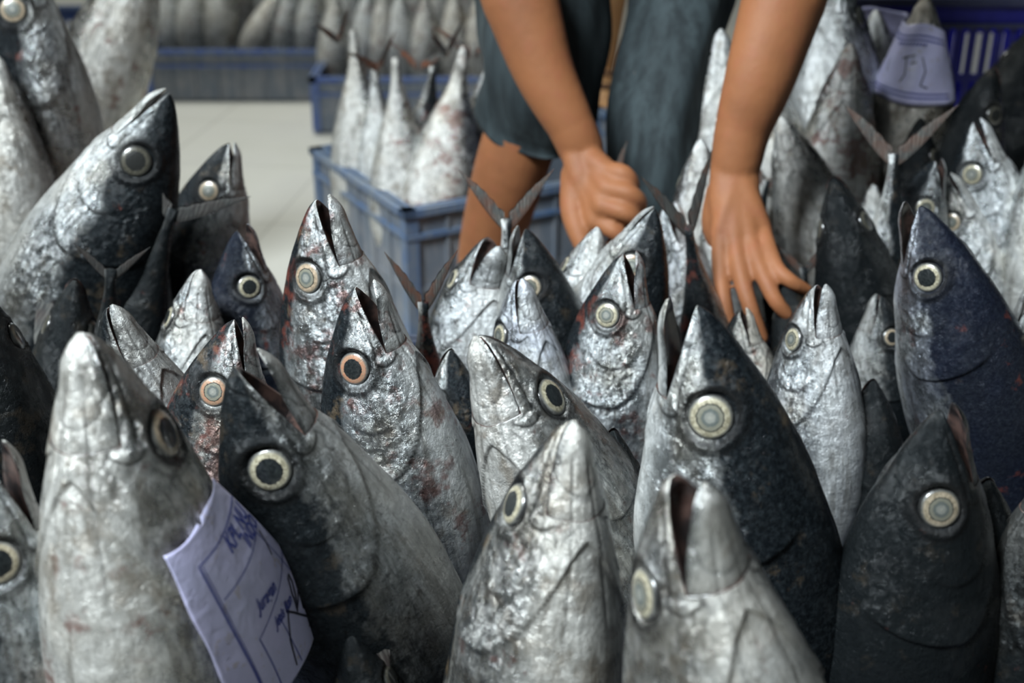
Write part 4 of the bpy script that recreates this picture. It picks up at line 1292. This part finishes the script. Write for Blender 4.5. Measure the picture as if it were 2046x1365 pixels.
# barefoot bystander far behind, only shin and foot show between the worker's knees
by = empty('person', (.275, 3.45, 0))
tag(by, 'person standing far behind between the bending one\'s legs, bare shin and sandal showing', 'person')
B2 = MB()
for sx in (.035, .255):
    B2.tube([(.27 + sx, 3.60, .86), (.26 + sx, 3.56, .50), (.25 + sx, 3.56, .40), (.235 + sx, 3.60, .22), (.232 + sx, 3.60, .085)], [.085, .058, .056, .05, .034], 16)
    B2.tube([(.232 + sx, 3.62, .05), (.228 + sx, 3.52, .05), (.222 + sx, 3.42, .035)], [.038, .036, .030], 14, .9)
    for k in range(5):
        x = .192 + k * .015 + sx
        B2.tube([(x, 3.42, .028), (x, 3.37 - .012 * math.sin((k + .5) * .7), .022)], [.010, .0085], 8)
B2.tube([(.405, 3.60, .86), (.405, 3.60, 1.10), (.405, 3.60, 1.35)], [.14, .125, .14], 18)
B2.tube([(.405, 3.60, 1.38), (.405, 3.58, 1.50)], [.06, .055]); B2.tube([(.405, 3.59, 1.60), (.405, 3.57, 1.52)], [.09, .07], 16)
for s in (-1, 1):
    B2.tube([(.405 + s * .15, 3.60, 1.36), (.405 + s * .21, 3.60, 1.08), (.405 + s * .22, 3.52, .84)], [.05, .04, .028])
    B2.tube([(.405 + s * .22, 3.51, .80), (.405 + s * .22, 3.49, .70)], [.03, .015])
bo = fuse('body', B2, SKIN2, .006, 2)
bo.parent = by; bo.matrix_parent_inverse = Matrix.Translation(by.location).inverted()
def on_by(o): o.parent = by; o.matrix_parent_inverse = Matrix.Translation(by.location).inverted(); return o
bs2 = MB()
cloth_tube(bs2, [(.405, 3.60, 1.42), (.405, 3.60, 1.2), (.405, 3.60, .95), (.405, 3.60, .82)], [.15, .155, .15, .17], seed=2)
on_by(bs2.build('shirt', SHIRT, None, True))
bs3 = MB()
for sx in (.035, .255):
    cloth_tube(bs3, [(.27 + sx, 3.60, .86), (.26 + sx, 3.57, .66), (.255 + sx, 3.56, .50)], [.125, .10, .09], seed=sx + 1)
on_by(bs3.build('shorts', SHIRT, None, True))
sd = MB()
for sx in (.035, .255):
    sd.box((.226 + sx, 3.48, .006), (.092, .27, .012))
    sd.tube([(.185 + sx, 3.50, .012), (.195 + sx, 3.49, .075), (.226 + sx, 3.48, .092), (.262 + sx, 3.49, .075), (.272 + sx, 3.50, .012)], [.007] * 5, 8)
    sd.tube([(.185 + sx, 3.44, .012), (.195 + sx, 3.43, .058), (.226 + sx, 3.42, .070), (.255 + sx, 3.43, .058), (.265 + sx, 3.44, .012)], [.007] * 5, 8)
on_by(sd.build('sandals', cloth('sandal_strap', rgb(.03, .012, .008), rgb(.06, .03, .02)), None, True))
# ------------------------------------------------------------ paper tags stuck on the wet fish
def paper_mat():
    m, nt, bs = new_mat('damp_tag_paper')
    n = N(nt)
    tc = n.node('ShaderNodeTexCoord').outputs['Object']
    a = n.noise(tc, 22, 4, .6); b = n.noise(tc, 90, 4, .6, dist=.5)
    col = n.mix(n.ramp(a, .35, .7), rgb(.58, .56, .80), rgb(.50, .50, .70))
    col = n.mix(n.math('MULTIPLY', n.ramp(b, .58, .70), .5), col, rgb(.36, .27, .18))
    nt.links.new(col, bs.inputs['Base Color'])
    bs.inputs['Roughness'].default_value = .38
    nt.links.new(n.bump(a, .3, .006, n.bump(b, .25, .002)), bs.inputs['Normal'])
    return m
PAPER = paper_mat()
def ink(name, c):
    m, nt, bs = new_mat(name); bs.inputs['Base Color'].default_value = c; bs.inputs['Roughness'].default_value = .5
    return m
INK_BLUE = ink('blue_print_ink', rgb(.04, .06, .30)); INK_PEN = ink('black_pen_ink', rgb(.015, .015, .03))

def fish_surface(i):
    """returns f(x, th, off): point in the world on fish i lifted by off metres"""
    tip, d, dor, L = FISH[i][:4]
    X = Vector(d).normalized(); Z = Vector(dor); Z = (Z - X * Z.dot(X)).normalized(); Y = Z.cross(X)
    var = FISH[i][8]; T0 = Vector(tip); bz, by_ = BENDS[var]
    def f(x, th, off):
        y, z, ez, ey = section(np.array([x]), np.array([th]), bz, by_)
        y = float(y[0]) + off / L * math.sin(th); z = float(z[0]) + off / L * math.cos(th)
        return T0 + (X * x + Y * (y + float(ey[0])) + Z * (z + float(ez[0]))) * L
    return f

def sheet(name, fn, nu, nv, thick, mat, parent=None):
    """fn(u, v, off) -> world point; a thin closed sheet following it"""
    V = [fn(i / nu, j / nv, off) for off in (thick, 0.0) for i in range(nu + 1) for j in range(nv + 1)]
    m = (nu + 1) * (nv + 1); F = []
    for i in range(nu):
        for j in range(nv):
            a = i * (nv + 1) + j
            F.append((a, a + 1, a + nv + 2, a + nv + 1)); F.append((a + m, a + m + nv + 1, a + m + nv + 2, a + m + 1))
    ring = [i * (nv + 1) for i in range(nu + 1)] + [nu * (nv + 1) + j for j in range(1, nv + 1)] \
        + [i * (nv + 1) + nv for i in range(nu - 1, -1, -1)] + [j for j in range(nv - 1, 0, -1)]
    for k in range(len(ring)):
        a, b = ring[k], ring[(k + 1) % len(ring)]; F.append((a, b, b + m, a + m))
    c = V[0].copy()
    o = new_mesh_obj(name, [p - c for p in V], F, mat)
    o.location = c
    return o

def on_sheet(name, V, F, fn, parent, mat):
    c = parent.location
    return new_mesh_obj(name, [fn(a, b) - c for a, b in V], F, mat, parent, False)

def stroke(V, F, pts, w):
    """flat pen or print line through 2D points, subdivided"""
    P = []
    for i in range(len(pts) - 1):
        k = max(2, int(math.dist(pts[i], pts[i + 1]) / 12))
        for q in range(k): 
            t = q / k; P.append((pts[i][0] * (1 - t) + pts[i + 1][0] * t, pts[i][1] * (1 - t) + pts[i + 1][1] * t))
    P.append(pts[-1])
    b = len(V)
    for i, p in enumerate(P):
        q0 = P[max(i - 1, 0)]; q1 = P[min(i + 1, len(P) - 1)]
        dx, dy = q1[0] - q0[0], q1[1] - q0[1]; l = math.hypot(dx, dy) or 1
        V.append((p[0] - dy / l * w / 2, p[1] + dx / l * w / 2)); V.append((p[0] + dy / l * w / 2, p[1] - dx / l * w / 2))
    for i in range(len(P) - 1):
        a = b + 2 * i; F.append((a, a + 1, a + 3, a + 2))

def lettering(V, F, text, x, y, h, wscale=1.0, slant=0.0, rot=0.0, bold=.0):
    """real letter shapes: text curve turned into mesh points (b axis points down)"""
    cu = bpy.data.curves.new('t', 'FONT'); cu.body = text; cu.size = 1.0; cu.resolution_u = 3; cu.offset = bold; cu.shear = slant
    o = bpy.data.objects.new('t', cu); COL.objects.link(o)
    me = bpy.data.meshes.new_from_object(o.evaluated_get(bpy.context.evaluated_depsgraph_get()))
    b = len(V); k = h / .70; cr, sr = math.cos(rot), math.sin(rot)
    for v in me.vertices:
        px, py = v.co.x * k * wscale, v.co.y * k
        V.append((x + px * cr + py * sr, y - (py * cr - px * sr)))
    for p in me.polygons: F.append(tuple(b + i for i in p.vertices))
    bpy.data.objects.remove(o); bpy.data.curves.remove(cu); bpy.data.meshes.remove(me)

f1 = fish_surface(0)
def tagmap(a, b, off=.0030):
    # a runs along the printed lines, b down the form, in 0.3 mm steps
    th = -2.16 + .0054 * a + .0007 * b
    x = .201 - .00008 * a + .00055 * b
    w = .0005 * math.sin(a * .03) * math.sin(b * .02 + 1)
    return f1(x, th, off + w + .034 * max(0, b / 420) * max(0, a / 200) ** 1.6)
W_T, H_T = 214, 430
tg = sheet('paper_tag', lambda u, v, off: tagmap(u * W_T + (1.5 * math.sin(v * 17) if u < .01 else 0), v * H_T + (5 * math.sin(u * 9) + (10 if .42 < u < .46 else 0) if v < .01 else 0), .0030 + off), 40, 50, .0003, PAPER)
tag(tg, 'lavender tag with blue printed form on the flank of the big pale foreground tuna', 'paper tag')
pf = lambda a, b: tagmap(a, b, .0036)
pg = lambda a, b: tagmap(a, b, .0038)
V = []; F = []
stroke(V, F, [(212, 54), (46, 56), (50, 418)], 3.2)
stroke(V, F, [(52, 60), (52, 418)], 1.2)
stroke(V, F, [(58, 143), (150, 134), (212, 126)], 2.2)
stroke(V, F, [(212, 220), (191, 226), (78, 268), (82, 418)], 2.0)
stroke(V, F, [(126, 272), (130, 418)], 1.6)
stroke(V, F, [(188, 128), (196, 262)], 1.6)
for k in range(5): stroke(V, F, [(176 + k * 7, 418), (186 + k * 6, 372), (204 + k * 2, 340)], 1.3)
on_sheet('printed_frame', V, F, pf, tg, INK_BLUE)
V = []; F = []
lettering(V, F, 'KPL NU', 112, 92, 34, .56, .2, .06, .025)
lettering(V, F, 'INDO', 150, 124, 28, .55, .2, .08, .025)
lettering(V, F, 'Juragan', 98, 226, 28, .42, .15, .16, .02)
lettering(V, F, 'Jenis Ikan', 112, 290, 24, .40, .15, .16, .02)
on_sheet('printed_lettering', V, F, pg, tg, INK_BLUE)
V = []; F = []
stroke(V, F, [(196, 136), (190, 160), (180, 186)], 2.6)
stroke(V, F, [(122, 372), (126, 345), (140, 308), (150, 292)], 3.0)
stroke(V, F, [(142, 290), (156, 320), (176, 372), (180, 400)], 3.4)
stroke(V, F, [(163, 330), (170, 292), (180, 258), (186, 256), (184, 276), (172, 310), (166, 326), (186, 306), (200, 300), (206, 322), (196, 352), (182, 380), (170, 392)], 3.0)
stroke(V, F, [(122, 372), (118, 410)], 2.4)
on_sheet('handwriting', V, F, pg, tg, INK_PEN)

def wrapped_tag(fi, x0, x1, t0, t1, off, label, skew=0.0, bulge=0.0, marks=True):
    f = fish_surface(fi)
    fn = lambda u, v, o: f(x0 + (x1 - x0) * v + skew * (u - .5) * 2 + .008 * math.sin(u * 7) * (1 - v), t0 + (t1 - t0) * u, off + o + bulge * abs(u - .5) * 2 + .0015 * math.sin(u * 16 + v * 5))
    o = sheet('paper_tag', fn, 36, 18, .0003, PAPER)
    tag(o, label, 'paper tag')
    if marks:
        V = []; F = []
        g = lambda a, b: fn(a / 300, b / 150, .0006)
        stroke(V, F, [(30, 22), (270, 22)], 3); stroke(V, F, [(30, 30), (270, 30)], 3)
        stroke(V, F, [(30, 128), (270, 128)], 3); stroke(V, F, [(30, 136), (270, 136)], 3)
        for q in range(9): stroke(V, F, [(110 + q * 11, 40), (117 + q * 11, 36)], 5)
        on_sheet('printed_frame', V, F, g, o, INK_BLUE)
        V = []; F = []
        stroke(V, F, [(150, 60), (158, 95), (150, 110)], 3); stroke(V, F, [(140, 66), (175, 58), (168, 76), (182, 70)], 3)
        stroke(V, F, [(196, 60), (206, 84), (198, 112), (214, 116)], 3); stroke(V, F, [(100, 70), (104, 96)], 2)
        on_sheet('handwriting', V, F, g, o, INK_PEN)
    return o
NAMES_FT1, NAMES_FT2 = 33, 34
wrapped_tag(NAMES_FT2, .055, .215, PI - 1.75, PI + 1.75, .004, 'lavender paper tag wrapped round the whole head of the pale beige tuna', skew=.012)
wrapped_tag(NAMES_FT1, .001, .17, -2.0, 2.0, .016, 'lavender paper tag sticking out behind a silver tuna snout at the top edge', bulge=.024, marks=False)
# half hidden tag slipped behind the pink mouthed fish
C4 = [Vector((0.0511, 1.1420, 0.3712)), Vector((0.1594, 1.1552, 0.3997)), Vector((0.1661, 1.1635, 0.3701)), Vector((0.0694, 1.1446, 0.3295))]
def slip(u, v, o):
    p = C4[0].lerp(C4[1], u).lerp(C4[3].lerp(C4[2], u), v)
    return p + Vector((0, -.018 * math.sin(u * PI) * 0 + .012 * math.sin(v * 3 + u * 4) - o, .004 * math.sin(u * 11)))
tag(sheet('paper_tag', slip, 24, 12, .0003, PAPER), 'violet paper tag slipped behind the pink mouthed tuna, only its ends showing', 'paper tag')
